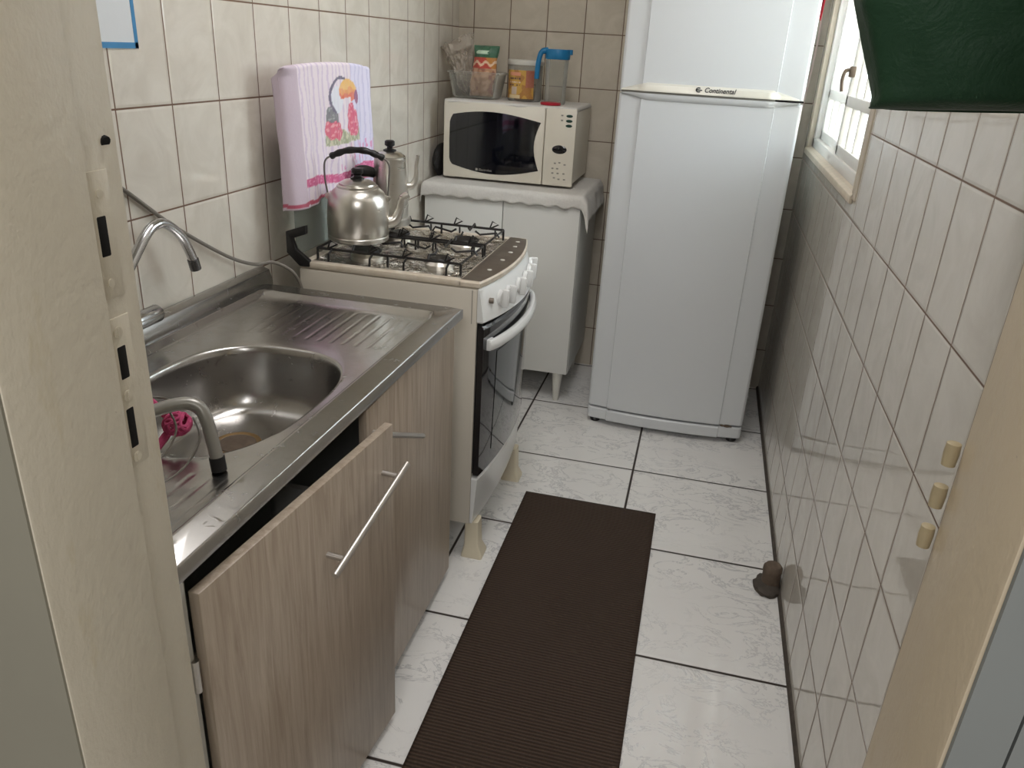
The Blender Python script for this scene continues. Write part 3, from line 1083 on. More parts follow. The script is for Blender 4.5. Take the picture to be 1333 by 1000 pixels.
jc = (-0.585, 3.07)
jg = thing('pitcher', 'slim clear pitcher with bright blue lid and handle on the microwave', 'pitcher', (*jc, ZT))
put('vessel', MB().lathe([(0, ZT), (0.036, ZT), (0.038, ZT + 0.006), (0.042, ZT + 0.165), (0.041, ZT + 0.168)], (*jc, 0), 40), M['clear'], jg, thick=0.0014)
jl = MB().lathe([(0, ZT + 0.155), (0.044, ZT + 0.155), (0.046, ZT + 0.158), (0.047, ZT + 0.184), (0.045, ZT + 0.189), (0, ZT + 0.190)], (*jc, 0), 40)
jl.prism([(jc[0] + 0.035, jc[1] - 0.012), (jc[0] + 0.055, jc[1] - 0.005), (jc[0] + 0.055, jc[1] + 0.005), (jc[0] + 0.035, jc[1] + 0.012)], 2, ZT + 0.172, ZT + 0.190, 0.002)
put('lid', jl, M['blue_plastic'], jg)
hp = sm([(jc[0] - 0.035, jc[1] - 0.012, ZT + 0.184), (jc[0] - 0.056, jc[1] - 0.02, ZT + 0.178), (jc[0] - 0.064, jc[1] - 0.024, ZT + 0.155), (jc[0] - 0.068, jc[1] - 0.026, ZT + 0.12), (jc[0] - 0.069, jc[1] - 0.026, ZT + 0.085)])
put('handle', MB().tube(hp, [0.011] * 6 + [0.0095] * (len(hp) - 6), 12), M['blue_plastic'], jg)
put('jar_lid', MB().lathe([(0, ZT), (0.037, ZT), (0.038, ZT + 0.002), (0.038, ZT + 0.007), (0.035, ZT + 0.009), (0, ZT + 0.009)], (-0.586, 2.998, 0), 36), M['red_plastic'], loc=(-0.586, 2.998, ZT), label='flat red plastic lid lying at the front of the microwave top', cat='lid')
# black pouch between the wall and the microwave
pz = CZ1 + 0.003
put('pouch', lump((-1.015, 3.03, pz + 0.060), 0.026, 0.075, 0.060, 3, 0.06), M['black_rubber'], loc=(-1.015, 3.03, pz), label='black rounded pouch squeezed between the microwave and left wall', cat='pouch')

# ------------------------------------------------------------------ stove
SY0, SY1, SX0, SX1 = 1.742, 2.250, -0.955, -0.487
sv = thing('gas_stove', 'white four-burner gas stove between the sink cabinet and white cabinet', 'stove', (-0.72, 2.0, 0))
put('body', MB().box(SX0, SX1, SY0, SY1, 0.112, 0.778, 0.004), M['stove_side'], sv)


def arc(y, bow):
    u = (y - SY0) / (SY1 - SY0)
    return bow * (1 - (2 * u - 1) ** 2)


def bowed(z0, z1, x_back, x_front, bow, ins=0.0, n=24, bev=0.003, x_front1=None, bow1=None, y0=None, y1=None):
    y0 = SY0 if y0 is None else y0
    y1 = SY1 if y1 is None else y1
    x_front1 = x_front if x_front1 is None else x_front1
    bow1 = bow if bow1 is None else bow1
    loops = []
    ys = [y0 + (y1 - y0) * i / n for i in range(n + 1)]
    for (z, k, i) in ((z0, 0, bev), (z0 + bev, 0, 0), (z1 - bev, 1, 0), (z1, 1, bev)):
        xf = x_front if k == 0 else x_front1
        b = bow if k == 0 else bow1
        loops.append([Vector((xf + arc(y, b) - i, min(max(y, y0 + i), y1 - i), z)) for y in ys] + [Vector((x_back, y1 - i, z)), Vector((x_back, y0 + i, z))])
    return MB().loft(loops, True, True)


ct = bowed(0.779, 0.796, -0.534, -0.482, 0.034, bev=0.004)
ct.box(SX0 + 0.005, -0.528, SY0, SY0 + 0.026, 0.779, 0.796, 0.004)
ct.box(SX0 + 0.005, -0.528, SY1 - 0.026, SY1, 0.779, 0.796, 0.004)
ct.box(SX0 + 0.005, SX0 + 0.026, SY0, SY1, 0.779, 0.796, 0.004)
put('cooktop', ct, M['cook_rim'], sv)
# recessed polished pan with dished burner wells
BUR = [(-0.83, 1.88, 0.036), (-0.63, 1.88, 0.030), (-0.83, 2.11, 0.030), (-0.63, 2.11, 0.036)]


def pan(u, v):
    x = SX0 + 0.022 + (-0.535 - SX0 - 0.022) * u
    y = SY0 + 0.022 + (SY1 - SY0 - 0.044) * v
    e = min(u, 1 - u) * 0.4
    e = min(e, min(v, 1 - v) * 0.46)
    z = 0.7955 - 0.009 * min(1, e / 0.03)
    for (bx_, by_, br_) in BUR:
        d_ = math.hypot(x - bx_, y - by_)
        z += -0.005 * math.exp(-(d_ / 0.075) ** 2) + 0.005 * math.exp(-((d_ - 0.085) / 0.012) ** 2)
    return Vector((x, y, z))


put('burner_pan', MB().grid(90, 90, pan), M['cooktop'], sv, angle=80)
for (x, y, rr) in BUR:
    b = put('burner', MB().lathe([(0, 0.780), (rr + 0.008, 0.780), (rr + 0.008, 0.794), (rr, 0.802), (0, 0.802)], (x, y, 0), 28), M['alu'], sv)
    put('burner_cap', MB().lathe([(0, 0.801), (rr - 0.001, 0.801), (rr + 0.001, 0.805), (rr - 0.003, 0.810), (0, 0.811)], (x, y, 0), 28), M['wrought'], b)
ZG = 0.823
for (y0, y1) in ((SY0 + 0.045, 1.985), (2.005, SY1 - 0.045)):
    g = MB()
    x0, x1 = -0.925, -0.545
    g.tube([(x0, y0, ZG), (x0 + 0.0, y1, ZG), (x1, y1, ZG), (x1, y0, ZG)], 0.0036, 8, closed=True)
    ymid = (y0 + y1) / 2
    for (cx, cy) in ((x0, y0), (x0, y1), (x1, y0), (x1, y1), ((x0 + x1) / 2, y0), ((x0 + x1) / 2, y1)):
        g.tube([(cx, cy, ZG), (cx, cy, 0.794)], 0.0032, 8)
    for bx_ in (-0.83, -0.63):
        for k in range(4):
            a = PI / 4 + k * PI / 2 if False else k * PI / 2
            dx_, dy_ = math.cos(a), math.sin(a)
            far = 0.098 if dx_ else (y1 - y0) / 2
            p0 = Vector((bx_ + dx_ * far, ymid + dy_ * far, ZG))
            p1 = Vector((bx_ + dx_ * far * 0.92, ymid + dy_ * far * 0.92, ZG + 0.012))
            p2 = Vector((bx_ + dx_ * 0.042, ymid + dy_ * 0.042, ZG + 0.003))
            p3 = Vector((bx_ + dx_ * 0.028, ymid + dy_ * 0.028, ZG + 0.012))
            if abs(dx_) > 0.5:
                s_ = Vector((0, (y1 - y0) / 2, 0))
                g.tube([p0 + s_ * 0.0, p1, p2, p3], 0.003, 8)
            else:
                g.tube([p0, p1, p2, p3], 0.003, 8)
        # raised wire triangles on the long sides
        for yy in (y0, y1):
            for sx in (-0.055, 0.055):
                px = bx_ + sx
                g.tube([(px - 0.012, yy, ZG), (px - 0.004, yy, ZG + 0.022), (px + 0.014, yy, ZG + 0.014), (px - 0.012, yy, ZG)], 0.0024, 6)
                g.tube([(px, yy, ZG), (px, yy + (0.02 if yy == y1 else -0.02), ZG - 0.008), (px, yy + (0.022 if yy == y1 else -0.022), 0.796)], 0.0028, 6)
    put('pan_grate', g, M['wrought'], sv)
# dark worn strip behind the white front edge
sp_ = MB()
n = 24
ys = [SY0 + 0.01 + (SY1 - SY0 - 0.02) * i / n for i in range(n + 1)]
lp = [[Vector((-0.530, y, 0.794)) for y in ys], [Vector((-0.530, y, 0.7975)) for y in ys], [Vector((-0.486 + arc(y, 0.034), y, 0.7962)) for y in ys], [Vector((-0.486 + arc(y, 0.034), y, 0.794)) for y in ys]]
for a, b in zip(lp, lp[1:]):
    va = [sp_.bm.verts.new(p) for p in a]
    vb = [sp_.bm.verts.new(p) for p in b]
    for i in range(n):
        sp_.bm.faces.new((va[i], va[i + 1], vb[i + 1], vb[i]))
fs = put('front_strip', sp_, M['dark_printed'], sv)
for y in (1.86, 1.97, 2.06, 2.13, 2.19):
    put('burner_mark', MB().lathe([(0, 0.796), (0.006, 0.796), (0.006, 0.7978), (0, 0.7980)], (-0.505 + arc(y, 0.02), y, 0), 14), M['white_plastic'], fs)
# control panel: leans out towards the bottom
cp = put('control_panel', bowed(0.692, 0.779, SX1 + 0.0003, -0.470, 0.044, bev=0.004, x_front1=-0.482, bow1=0.034), M['white_enamel'], sv)
for i, y in enumerate((1.836, 1.880, 1.962, 2.036, 2.108, 2.180)):
    xf = -0.476 + arc(y, 0.039)
    slope = -4 * 0.042 * (2 * (y - SY0) / (SY1 - SY0) - 1) / (SY1 - SY0)
    Rm = Matrix.Translation((xf - 0.002, y, 0.736)) @ Matrix.Rotation(math.atan(-slope), 4, 'Z') @ Matrix.Rotation(math.radians(92), 4, 'Y')
    kb = MB().lathe([(0, 0), (0.022, 0), (0.022, 0.006), (0.019, 0.010), (0, 0.011)], (0, 0, 0), 28)
    kb.box(-0.024, 0.024, -0.0055, 0.0055, 0.004, 0.026, 0.005)
    kb.bm.transform(Rm)
    put('knob', kb, M['white_enamel'], cp)
put('ignition_button', MB().tube([(-0.468, 1.782, 0.742), (-0.457, 1.783, 0.742)], 0.007, 14), M['dark_printed'], cp)
# oven door
put('oven_cavity', MB().box(SX1 - 0.002, SX1 + 0.012, SY0 + 0.006, SY1 - 0.006, 0.27, 0.69), M['dark_void'], sv, smooth=False)
od = put('oven_door', bowed(0.262, 0.684, SX1 + 0.004, -0.468, 0.022, bev=0.006, x_front1=-0.468, bow1=0.036), M['black_glass'], sv)
ow = MB()
ny = 20
for (z0, z1) in ((0.315, 0.60),):
    ys = [SY0 + 0.075 + (SY1 - SY0 - 0.15) * i / ny for i in range(ny + 1)]
    lp = [[Vector((-0.4665 + arc(y, 0.022 + 0.014 * (z - 0.262) / 0.422) + dxx, y, z)) for y in ys] for (z, dxx) in ((z0, -0.003), (z0, 0.0), (z1, 0.0), (z1, -0.003))]
    for a, b in zip(lp, lp[1:]):
        va = [ow.bm.verts.new(p) for p in a]
        vb = [ow.bm.verts.new(p) for p in b]
        for i in range(ny):
            ow.bm.faces.new((va[i], va[i + 1], vb[i + 1], vb[i]))
put('oven_window', ow, M['oven_glass'], od)
hp = []
for i in range(31):
    y = SY0 + 0.012 + (SY1 - SY0 - 0.024) * i / 30
    hp.append((-0.464 + arc(y, 0.042), y, 0.632))
hd = MB()
lp = []
for (x, y, z) in hp:
    e = min(1, min(y - SY0, SY1 - y) / 0.05)
    t_ = 0.006 + 0.006 * e
    lp.append([Vector((x + t_, y, z - 0.014)), Vector((x + t_ + 0.004, y, z)), Vector((x + t_, y, z + 0.016)), Vector((x - t_ * 0.6, y, z + 0.018)), Vector((x - t_ * 0.6, y, z - 0.017))])
hd.loft(lp, True, True)
for y in (SY0 + 0.03, SY1 - 0.03):
    hd.box(-0.470, -0.452, y - 0.014, y + 0.014, 0.618, 0.648, 0.003)
put('oven_handle', hd, M['white_enamel'], od, subd=1)
put('lower_panel', bowed(0.114, 0.258, SX1 + 0.0003, -0.480, 0.014, bev=0.004, x_front1=-0.470, bow1=0.022), M['white_enamel'], sv)
put('side_seam', MB().box(SX1 - 0.014, SX1 - 0.012, SY0 - 0.0003, SY0 + 0.002, 0.69, 0.775), M['grey_print'], sv, smooth=False)
for x in (-0.87, -0.73, -0.60):
    put('side_dimple', MB().box(x - 0.018, x + 0.018, SY0 - 0.0008, SY0 + 0.002, 0.7215, 0.7265, 0.0008), M['stove_side'], sv)
for (x, y) in ((-0.480, SY0 + 0.032), (-0.480, SY1 - 0.032), (-0.915, SY0 + 0.032), (-0.915, SY1 - 0.032)):
    lg = MB().loft([rrect(x, y, 0.030, 0.030, 0.006, 0.0), rrect(x, y, 0.030, 0.030, 0.006, 0.008), rrect(x - 0.003, y, 0.021, 0.022, 0.006, 0.035), rrect(x - 0.005, y, 0.019, 0.021, 0.006, 0.113)], True, True)
    put('leg', lg, M['cream_plastic'], sv)
# upright glass lid with its black hinge bracket
LX = -0.966
lid = put('glass_lid', MB().box(LX - 0.003, LX + 0.003, SY0 + 0.014, SY1 - 0.05, 0.806, 1.232, 0.002), M['lid_glass'], sv)
for y in (SY0 - 0.004, SY1 - 0.05):
    br = MB().prism([(-0.985, 0.868), (-0.930, 0.888), (-0.930, 0.866), (-0.968, 0.852), (-0.960, 0.826), (-0.925, 0.800), (-0.925, 0.784), (-0.952, 0.784), (-0.985, 0.815)], 1, y, y + 0.014, 0.002)
    put('lid_bracket', br, M['black_plastic'], sv)

# ------------------------------------------------------------------ towel over the glass lid
TY0, TY1 = SY0 - 0.004, SY1 - 0.052
ztop = 1.236


def towel(u, v):
    """u across (near to far), v along the length from the front hem over the top and down behind"""
    y = TY0 + (TY1 - TY0) * u
    lf = 0.318 - 0.02 * u + 0.006 * math.sin(u * 9)
    lb = 0.20
    s = v * (lf + 0.03 + lb)
    wv = 0.004 * math.sin(u * 40 + 1.5 * math.sin(v * 5)) + 0.006 * math.sin(u * 13 + 2 * v) + 0.004 * noise.noise(Vector((u * 8, v * 6, 0)))
    top = ztop + 0.012 * math.sin(PI * min(1, u * 1.05)) ** 0.5
    if s < lf:
        d_ = 1 - s / lf
        x = LX + 0.010 + 0.012 * d_ + wv * (0.35 + 0.65 * d_)
        z = top - (lf - s)
    elif s < lf + 0.03:
        a = (s - lf) / 0.03 * PI
        x = LX + 0.010 * math.cos(a) + wv * 0.3 * math.cos(a)
        z = top + 0.007 * math.sin(a)
    else:
        q = s - lf - 0.03
        x = LX - 0.010 - abs(wv) * 0.5
        z = top - q
    if u < 0.09 and s < lf + 0.015:            # near edge turned back
        x -= (0.09 - u) * 0.48 * min(1, (lf + 0.015 - s) / 0.03)
        y = TY0 + (TY1 - TY0) * 0.09 * (u / 0.09) ** 3.5
    return Vector((x, y, z))


NU, NV = 170, 190
tw = put('towel', MB().grid(NU, NV, towel), M['towel'], loc=(LX, SY0 + 0.2, 1.236), label='pinkish white tea towel printed with a toucan, hung over the stove lid', cat='towel', thick=0.0024, angle=80)


def towel_print_and_shade(p, i):
    u = (p.y - TY0) / (TY1 - TY0)
    v = (i % NV) / (NV - 1)
    z = p.z
    u0 = u
    st = 0.5 + 0.5 * math.sin(u * 120 + 2 * noise.noise(Vector((u * 10, z * 30, 0))))
    base = [234, 222, 230]
    if st > 0.8:
        base = [216, 200, 220]
    if u > 0.75:
        base = [222, 218, 240] if st < 0.8 else [206, 202, 230]
    if u < 0.10:  # turned-back near edge: shade of the fold put into the colour
        base = [206, 190, 204]
    c = tuple(base)
    if v < 0.60:
        # wide pink band and the stitched hem
        zb = 0.976 + 0.006 * math.sin(u * 9)
        if abs(z - zb) < 0.011 and u > 0.10:
            c = (202, 62, 118) if noise.noise(Vector((u * 50, z * 200, 1))) > -0.25 else (226, 130, 170)
        elif z < zb + 0.075 and z > zb + 0.016 and u > 0.5 and noise.noise(Vector((u * 60, z * 40, 2))) > 0.28:
            c = (220, 130, 180)
        if z < 0.935 + 0.02 * u and z > 0.926 + 0.02 * u:
            c = (176, 44, 74)
        u = 0.50 + (u0 - 0.38) * 0.36 / 0.46
        a = (u - 0.71) / 0.135
        b = (z - 1.155) / 0.085
        jit = 0.25 * noise.noise(Vector((u * 30, z * 60, 7)))
        # flowers and grass
        if 1.055 < z < 1.085 + 0.006 * math.sin(u * 60) and 0.50 < u < 0.86:
            c = (150, 158, 120) if noise.noise(Vector((u * 80, z * 60, 3))) > -0.1 else (206, 206, 170)
        for (fu, fz, fr_) in ((0.77, 1.118, 0.026), (0.79, 1.092, 0.024), (0.74, 1.098, 0.018), (0.58, 1.092, 0.020), (0.61, 1.082, 0.016), (0.77, 1.14, 0.014)):
            if math.hypot((u - fu) * 0.45, z - fz) < fr_ * (1 + jit):
                c = (214, 74, 104) if noise.noise(Vector((u * 60, z * 120, 5))) > -0.2 else (232, 140, 150)
        # body of the bird, white breast, black cap, orange beak
        if math.hypot((u - 0.565) / (0.050 + 0.02 * jit), (z - 1.118) / 0.045) < 1 and z < 1.15:
            c = (104, 108, 112) if noise.noise(Vector((u * 40, z * 160, 9))) > -0.3 else (150, 158, 156)
        for (fu, fz, fr_) in ((0.555, 1.092, 0.021), (0.60, 1.080, 0.015), (0.53, 1.102, 0.012), (0.615, 1.104, 0.010)):
            if math.hypot((u - fu) * 0.45, z - fz) < fr_ * (1 + 2 * jit):
                c = (216, 78, 104) if noise.noise(Vector((u * 60, z * 120, 15))) > -0.2 else (236, 150, 158)
        if math.hypot((u - 0.610) / 0.058, (z - 1.166) / 0.034) < 1:
            c = (226, 230, 240)
        rr_ = math.hypot((u - 0.66) / 0.115, (z - 1.172) / 0.048)
        if 0.90 < rr_ < 1.05 and (u < 0.60 or z > 1.205):
            c = (84, 80, 104)
        bk = math.hypot((u - 0.735) / 0.095, (z - 1.184) / 0.032)
        if bk < 1 and not (z < 1.168 and u < 0.78):
            q = noise.noise(Vector((u * 30, z * 60, 11)))
            c = (238, 184, 92) if z > 1.190 + 0.01 * q else (232, 146, 74) if z > 1.178 + 0.01 * q else (224, 106, 74)
        if math.hypot((u - 0.828) / 0.020, (z - 1.168) / 0.018) < 1:
            c = (140, 74, 110)
        if c != tuple(base):
            q = 0.22 + 0.18 * noise.noise(Vector((u * 70, z * 50, 13)))
            c = tuple(a_ * (1 - q) + b_ * q for a_, b_ in zip(c, base))
    return lin(c)


paint(tw, towel_print_and_shade)

# ------------------------------------------------------------------ kettle
KC = (-0.848, 1.868)
KZ = ZG + 0.0135
kt = thing('kettle', 'squat aluminium kettle with black-gripped arched handle on the front stove grate', 'kettle', (*KC, KZ))
prof = [(0, 0), (0.073, 0), (0.0775, 0.003), (0.078, 0.012), (0.0765, 0.014), (0.0775, 0.016), (0.0785, 0.05), (0.0775, 0.086), (0.074, 0.106), (0.066, 0.121), (0.056, 0.130), (0.052, 0.132), (0.052, 0.137), (0.047, 0.139), (0, 0.139)]
put('kettle_body', MB().lathe([(a, KZ + b) for a, b in prof], (*KC, 0), 56), M['alu'], kt)
kl = put('lid', MB().lathe([(0, KZ + 0.1385), (0.047, KZ + 0.1385), (0.046, KZ + 0.143), (0.034, KZ + 0.150), (0.012, KZ + 0.154), (0, KZ + 0.154)], (*KC, 0), 44), M['alu'], kt)
put('lid_knob', MB().lathe([(0, KZ + 0.153), (0.017, KZ + 0.153), (0.018, KZ + 0.156), (0.010, KZ + 0.159), (0.010, KZ + 0.164), (0.015, KZ + 0.168), (0.015, KZ + 0.177), (0.011, KZ + 0.180), (0, KZ + 0.180)], (*KC, 0), 24), M['black_plastic'], kt)
spd = Vector((0.92, 0.39, 0)).normalized()
c3 = Vector((*KC, KZ))
sps = sm([c3 + spd * 0.070 + Vector((0, 0, 0.045)), c3 + spd * 0.092 + Vector((0, 0, 0.052)), c3 + spd * 0.104 + Vector((0, 0, 0.075)), c3 + spd * 0.112 + Vector((0, 0, 0.105)), c3 + spd * 0.128 + Vector((0, 0, 0.118))])
put('spout', MB().tube(sps, [0.019 - 0.009 * min(1, i / (len(sps) * 0.6)) for i in range(len(sps))], 14), M['alu'], kt)
hd_ = Vector((0.97, 0.24, 0)).normalized()
hw = sm([c3 + hd_ * q + Vector((0, 0, z)) for q, z in ((-0.076, 0.112), (-0.082, 0.155), (-0.080, 0.192), (-0.062, 0.207), (-0.02, 0.221), (0.02, 0.222), (0.062, 0.209), (0.080, 0.192), (0.080, 0.155), (0.076, 0.112))])
hko = put('bail_handle', MB().tube(hw, 0.0024, 8), M['wire_steel'], kt)
gp = sm([c3 + hd_ * q + Vector((0, 0, z)) for q, z in ((-0.066, 0.204), (-0.05, 0.212), (-0.02, 0.222), (0.02, 0.223), (0.05, 0.214), (0.068, 0.206))], 5)
put('grip', MB().tube(gp, [0.0065 + 0.0022 * abs(math.sin(i * 0.75)) for i in range(len(gp))], 12), M['black_plastic'], hko)
for s_ in (-1, 1):
    q = c3 + hd_ * 0.074 * s_ + Vector((0, 0, 0.108))
    put('handle_lug', MB().lathe([(0, -0.006), (0.008, -0.006), (0.008, 0.006), (0, 0.006)], q, 12, Matrix.Rotation(PI / 2, 4, 'X')), M['alu'], kt)

# coffee pot
PC = (-0.846, 2.080)
cp_ = thing('coffee_pot', 'tall tapered aluminium coffee pot with black side handle behind the kettle', 'pot', (*PC, KZ))
prof = [(0, 0), (0.054, 0), (0.057, 0.003), (0.0565, 0.018), (0.053, 0.022), (0.0525, 0.028), (0.0435, 0.174), (0.044, 0.177), (0.044, 0.182), (0.040, 0.183), (0, 0.183)]
put('pot_body', MB().lathe([(a, KZ + b) for a, b in prof], (*PC, 0), 48), M['alu'], cp_)
put('lid', MB().lathe([(0, KZ + 0.1820), (0.043, KZ + 0.1820), (0.043, KZ + 0.1860), (0.032, KZ + 0.1950), (0.016, KZ + 0.2000), (0, KZ + 0.2010)], (*PC, 0), 40), M['alu'], cp_)
put('lid_knob', MB().lathe([(0, KZ + 0.2000), (0.018, KZ + 0.2000), (0.018, KZ + 0.2030), (0.008, KZ + 0.2060), (0.008, KZ + 0.2110), (0.014, KZ + 0.2150), (0.014, KZ + 0.2250), (0.010, KZ + 0.2280), (0, KZ + 0.2280)], (*PC, 0), 24), M['black_plastic'], cp_)
p3 = Vector((*PC, KZ))
sps = sm([p3 + spd * 0.040 + Vector((0, 0, 0.105)), p3 + spd * 0.060 + Vector((0, 0, 0.108)), p3 + spd * 0.072 + Vector((0, 0, 0.128)), p3 + spd * 0.074 + Vector((0, 0, 0.165)), p3 + spd * 0.078 + Vector((0, 0, 0.190))])
put('spout', MB().tube(sps, [0.012 - 0.006 * min(1, i / (len(sps) * 0.7)) for i in range(len(sps))], 12), M['alu'], cp_)
hh = sm([p3 - spd * 0.040 + Vector((0, -0.008, 0.140)), p3 - spd * 0.055 + Vector((0, -0.018, 0.146)), p3 - spd * 0.072 + Vector((0, -0.026, 0.146)), p3 - spd * 0.078 + Vector((0, -0.032, 0.136)), p3 - spd * 0.081 + Vector((0, -0.034, 0.112))], 5)
put('side_handle', MB().tube(hh, [0.013 + 0.003 * math.sin(PI * i / (len(hh) - 1)) for i in range(len(hh))], 12), M['black_plastic'], cp_)

# ------------------------------------------------------------------ sink top
ZD = 0.752
KX0, KX1, KY0, KY1 = -1.005, -0.500, 0.607, 1.668
sk = thing('kitchen_sink', 'stainless steel kitchen sink with one basin and ribbed drainboards', 'sink', (-0.75, 1.1, ZD))
N = 176
BC, BHX, BHY, BE = (-0.738, 1.080), 0.168, 0.226, 2.7


def sup(a, hx, hy, e=BE):
    c_, s_ = math.cos(a), math.sin(a)
    return (hx * math.copysign(abs(c_) ** (2 / e), c_), hy * math.copysign(abs(s_) ** (2 / e), s_))


def rect_pt(a, x0, x1, y0, y1, rad=0.0):
    """ray from the basin centre to a rectangle"""
    sx, sy = sup(a, BHX, BHY)
    tx = ((x1 if sx > 0 else x0) - BC[0]) / sx if abs(sx) > 1e-9 else 1e9
    ty = ((y1 if sy > 0 else y0) - BC[1]) / sy if abs(sy) > 1e-9 else 1e9
    t_ = min(tx, ty)
    return BC[0] + sx * t_, BC[1] + sy * t_


angs = [2 * PI * k / N for k in range(N)]
# put vertices on the four corners of the board
for (cx, cy) in ((KX0, KY0), (KX1, KY0), (KX0, KY1), (KX1, KY1)):
    best = min(range(N), key=lambda k: (rect_pt(angs[k], KX0, KX1, KY0, KY1)[0] - cx) ** 2 + (rect_pt(angs[k], KX0, KX1, KY0, KY1)[1] - cy) ** 2)
    lo_, hi_ = angs[best] - 2 * PI / N, angs[best] + 2 * PI / N
    q = min([lo_ + (hi_ - lo_) * j / 400 for j in range(401)], key=lambda a: (rect_pt(a, KX0, KX1, KY0, KY1)[0] - cx) ** 2 + (rect_pt(a, KX0, KX1, KY0, KY1)[1] - cy) ** 2)
    angs[best] = q
loops = []


def ring_rect(x0, x1, y0, y1, z):
    return [Vector((*rect_pt(a, x0, x1, y0, y1), z)) for a in angs]


loops.append(ring_rect(KX0 + 0.002, KX1 - 0.004, KY0 + 0.004, KY1 - 0.004, ZD - 0.026))
loops.append(ring_rect(KX0, KX1, KY0, KY1, ZD - 0.024))
loops.append(ring_rect(KX0, KX1, KY0, KY1, ZD - 0.003))
loops.append(ring_rect(KX0 + 0.003, KX1 - 0.003, KY0 + 0.003, KY1 - 0.003, ZD))
loops.append(ring_rect(KX0 + 0.012, KX1 - 0.034, KY0 + 0.030, KY1 - 0.050, ZD + 0.0005))
loops.append(ring_rect(KX0 + 0.018, KX1 - 0.039, KY0 + 0.035, KY1 - 0.058, ZD + 0.005))
loops.append(ring_rect(KX0 + 0.026, KX1 - 0.045, KY0 + 0.041, KY1 - 0.066, ZD + 0.0045))
loops.append(ring_rect(KX0 + 0.034, KX1 - 0.052, KY0 + 0.048, KY1 - 0.075, ZD - 0.005))
dk = loops[-1]
rim = [Vector((BC[0] + sup(a, BHX, BHY)[0], BC[1] + sup(a, BHX, BHY)[1], ZD - 0.006)) for a in angs]
for k in range(1, 8):
    t_ = k / 8
    loops.append([p.lerp(q, t_) for p, q in zip(dk, rim)])
DEP = 0.135
for (s_, z) in ((1.02, -0.0055), (1.0, -0.0065), (0.985, -0.010), (0.975, -0.02), (0.95, -0.06), (0.925, -0.095), (0.89, -0.118), (0.83, -0.132), (0.74, -0.137), (0.5, -0.139), (0.26, -0.141), (0.2, -0.142)):
    loops.append([Vector((BC[0] - 0.0 + sup(a, BHX, BHY)[0] * s_, BC[1] + sup(a, BHX, BHY)[1] * s_, ZD + z)) for a in angs])
for lp in loops:
    for p in lp:
        p.x += (p.y - KY1) * 0.020 * (p.x - KX0) / (KX1 - KX0)
put('basin_and_board', MB().loft(loops, False, True), M['steel'], sk, angle=50)
bs = MB().prism([(-1.043, ZD - 0.02), (-1.043, 0.783), (-1.030, 0.786), (-1.012, 0.779), (-1.004, ZD + 0.001), (-1.004, ZD - 0.02)], 1, KY0, KY1 + 0.03, 0.002)
put('backsplash', bs, M['steel'], sk)
dn = MB().lathe([(0.018, 0), (0.034, 0), (0.040, 0.003), (0.043, 0.003), (0.045, 0.0)], (BC[0] - 0.035, BC[1] + 0.06, ZD - 0.1405), 32)
put('drain_ring', dn, M['brass'], sk)
put('drain_strainer', MB().lathe([(0, 0.0006), (0.034, 0.0006), (0.034, 0.0016), (0, 0.0016)], (BC[0] - 0.035, BC[1] + 0.06, ZD - 0.1405), 32), M['rust'], sk)

# ------------------------------------------------------------------ sink cabinet
sc_ = thing('sink_cabinet', 'grey oak laminate sink cabinet with its near door hanging ajar', 'cabinet', (-0.75, 1.1, 0))
AX = -0.515      # front of the carcass
ca = MB()
ca.box(-1.03, AX - 0.0175, 0.612, 0.651, 0.03, ZD - 0.032)
ca.box(-1.03, AX - 0.017, 1.640, 1.655, 0.03, ZD - 0.032)
ca.box(-1.03, AX - 0.02, 0.64, 1.64, 0.03, 0.045)
ca.box(-1.035, -1.028, 0.625, 1.655, 0.03, ZD - 0.032)
ca.box(-0.70, AX - 0.12, 1.135, 1.150, 0.045, 0.54)
put('carcass', ca, M['white_melamine'], sc_, smooth=False)
put('plinth', MB().box(-1.02, -0.54, 0.63, 1.65, 0.0, 0.03), M['dark_void'], sc_, smooth=False)
d2 = put('door', MB().box(AX - 0.016, AX, 1.147, 1.653, 0.026, ZD - 0.033, 0.0015), M['wood'], sc_, label='closed far door')
put('drawn_edge', MB().box(AX - 0.0155, AX - 0.0005, 1.6532, 1.6542, 0.028, ZD - 0.035), M['ivory_plastic'], d2, smooth=False)
HY = 0.653
ang = math.radians(-5.2)
DM = Matrix.Translation((AX - 0.004, HY, 0)) @ Matrix.Rotation(ang, 4, 'Z') @ Matrix.Translation((-(AX - 0.004), -HY, 0))
d1 = put('door', MB().box(AX - 0.016, AX, HY, 1.158, 0.020, 0.698, 0.0015, mat=DM), M['wood'], sc_, label='near door hanging ajar')


def bar_handle(p0, p1, nrm, parent, posts=(0.13, 0.87)):
    p0, p1, nrm = Vector(p0), Vector(p1), Vector(nrm)
    mb = MB().tube([p0, p0.lerp(p1, 0.5), p1], 0.0058, 14)
    for t_ in posts:
        q = p0.lerp(p1, t_)
        mb.tube([q, q - nrm * 0.034], 0.0048, 12)
    return put('bar_handle', mb, M['bar_steel'], parent)


nrm = (DM.to_3x3() @ Vector((1, 0, 0)))
o1 = DM @ Vector((AX + 0.032, 1.150, 0.629))
o0 = DM @ Vector((AX + 0.032, 0.900, 0.561))
bar_handle(o0, o1, nrm, d1)
bar_handle((AX + 0.030, 1.15, 0.676), (AX + 0.030, 1.355, 0.574), (1, 0, 0), d2, posts=(0.12,))
hgm = MB().box(AX - 0.034, AX - 0.018, HY - 0.004, HY + 0.006, 0.54, 0.60, 0.002)
hgm.tube([(AX - 0.016, HY - 0.004, 0.545), (AX - 0.016, HY - 0.004, 0.595)], 0.006, 10)
put('hinge', hgm, M['bar_steel'], sc_)

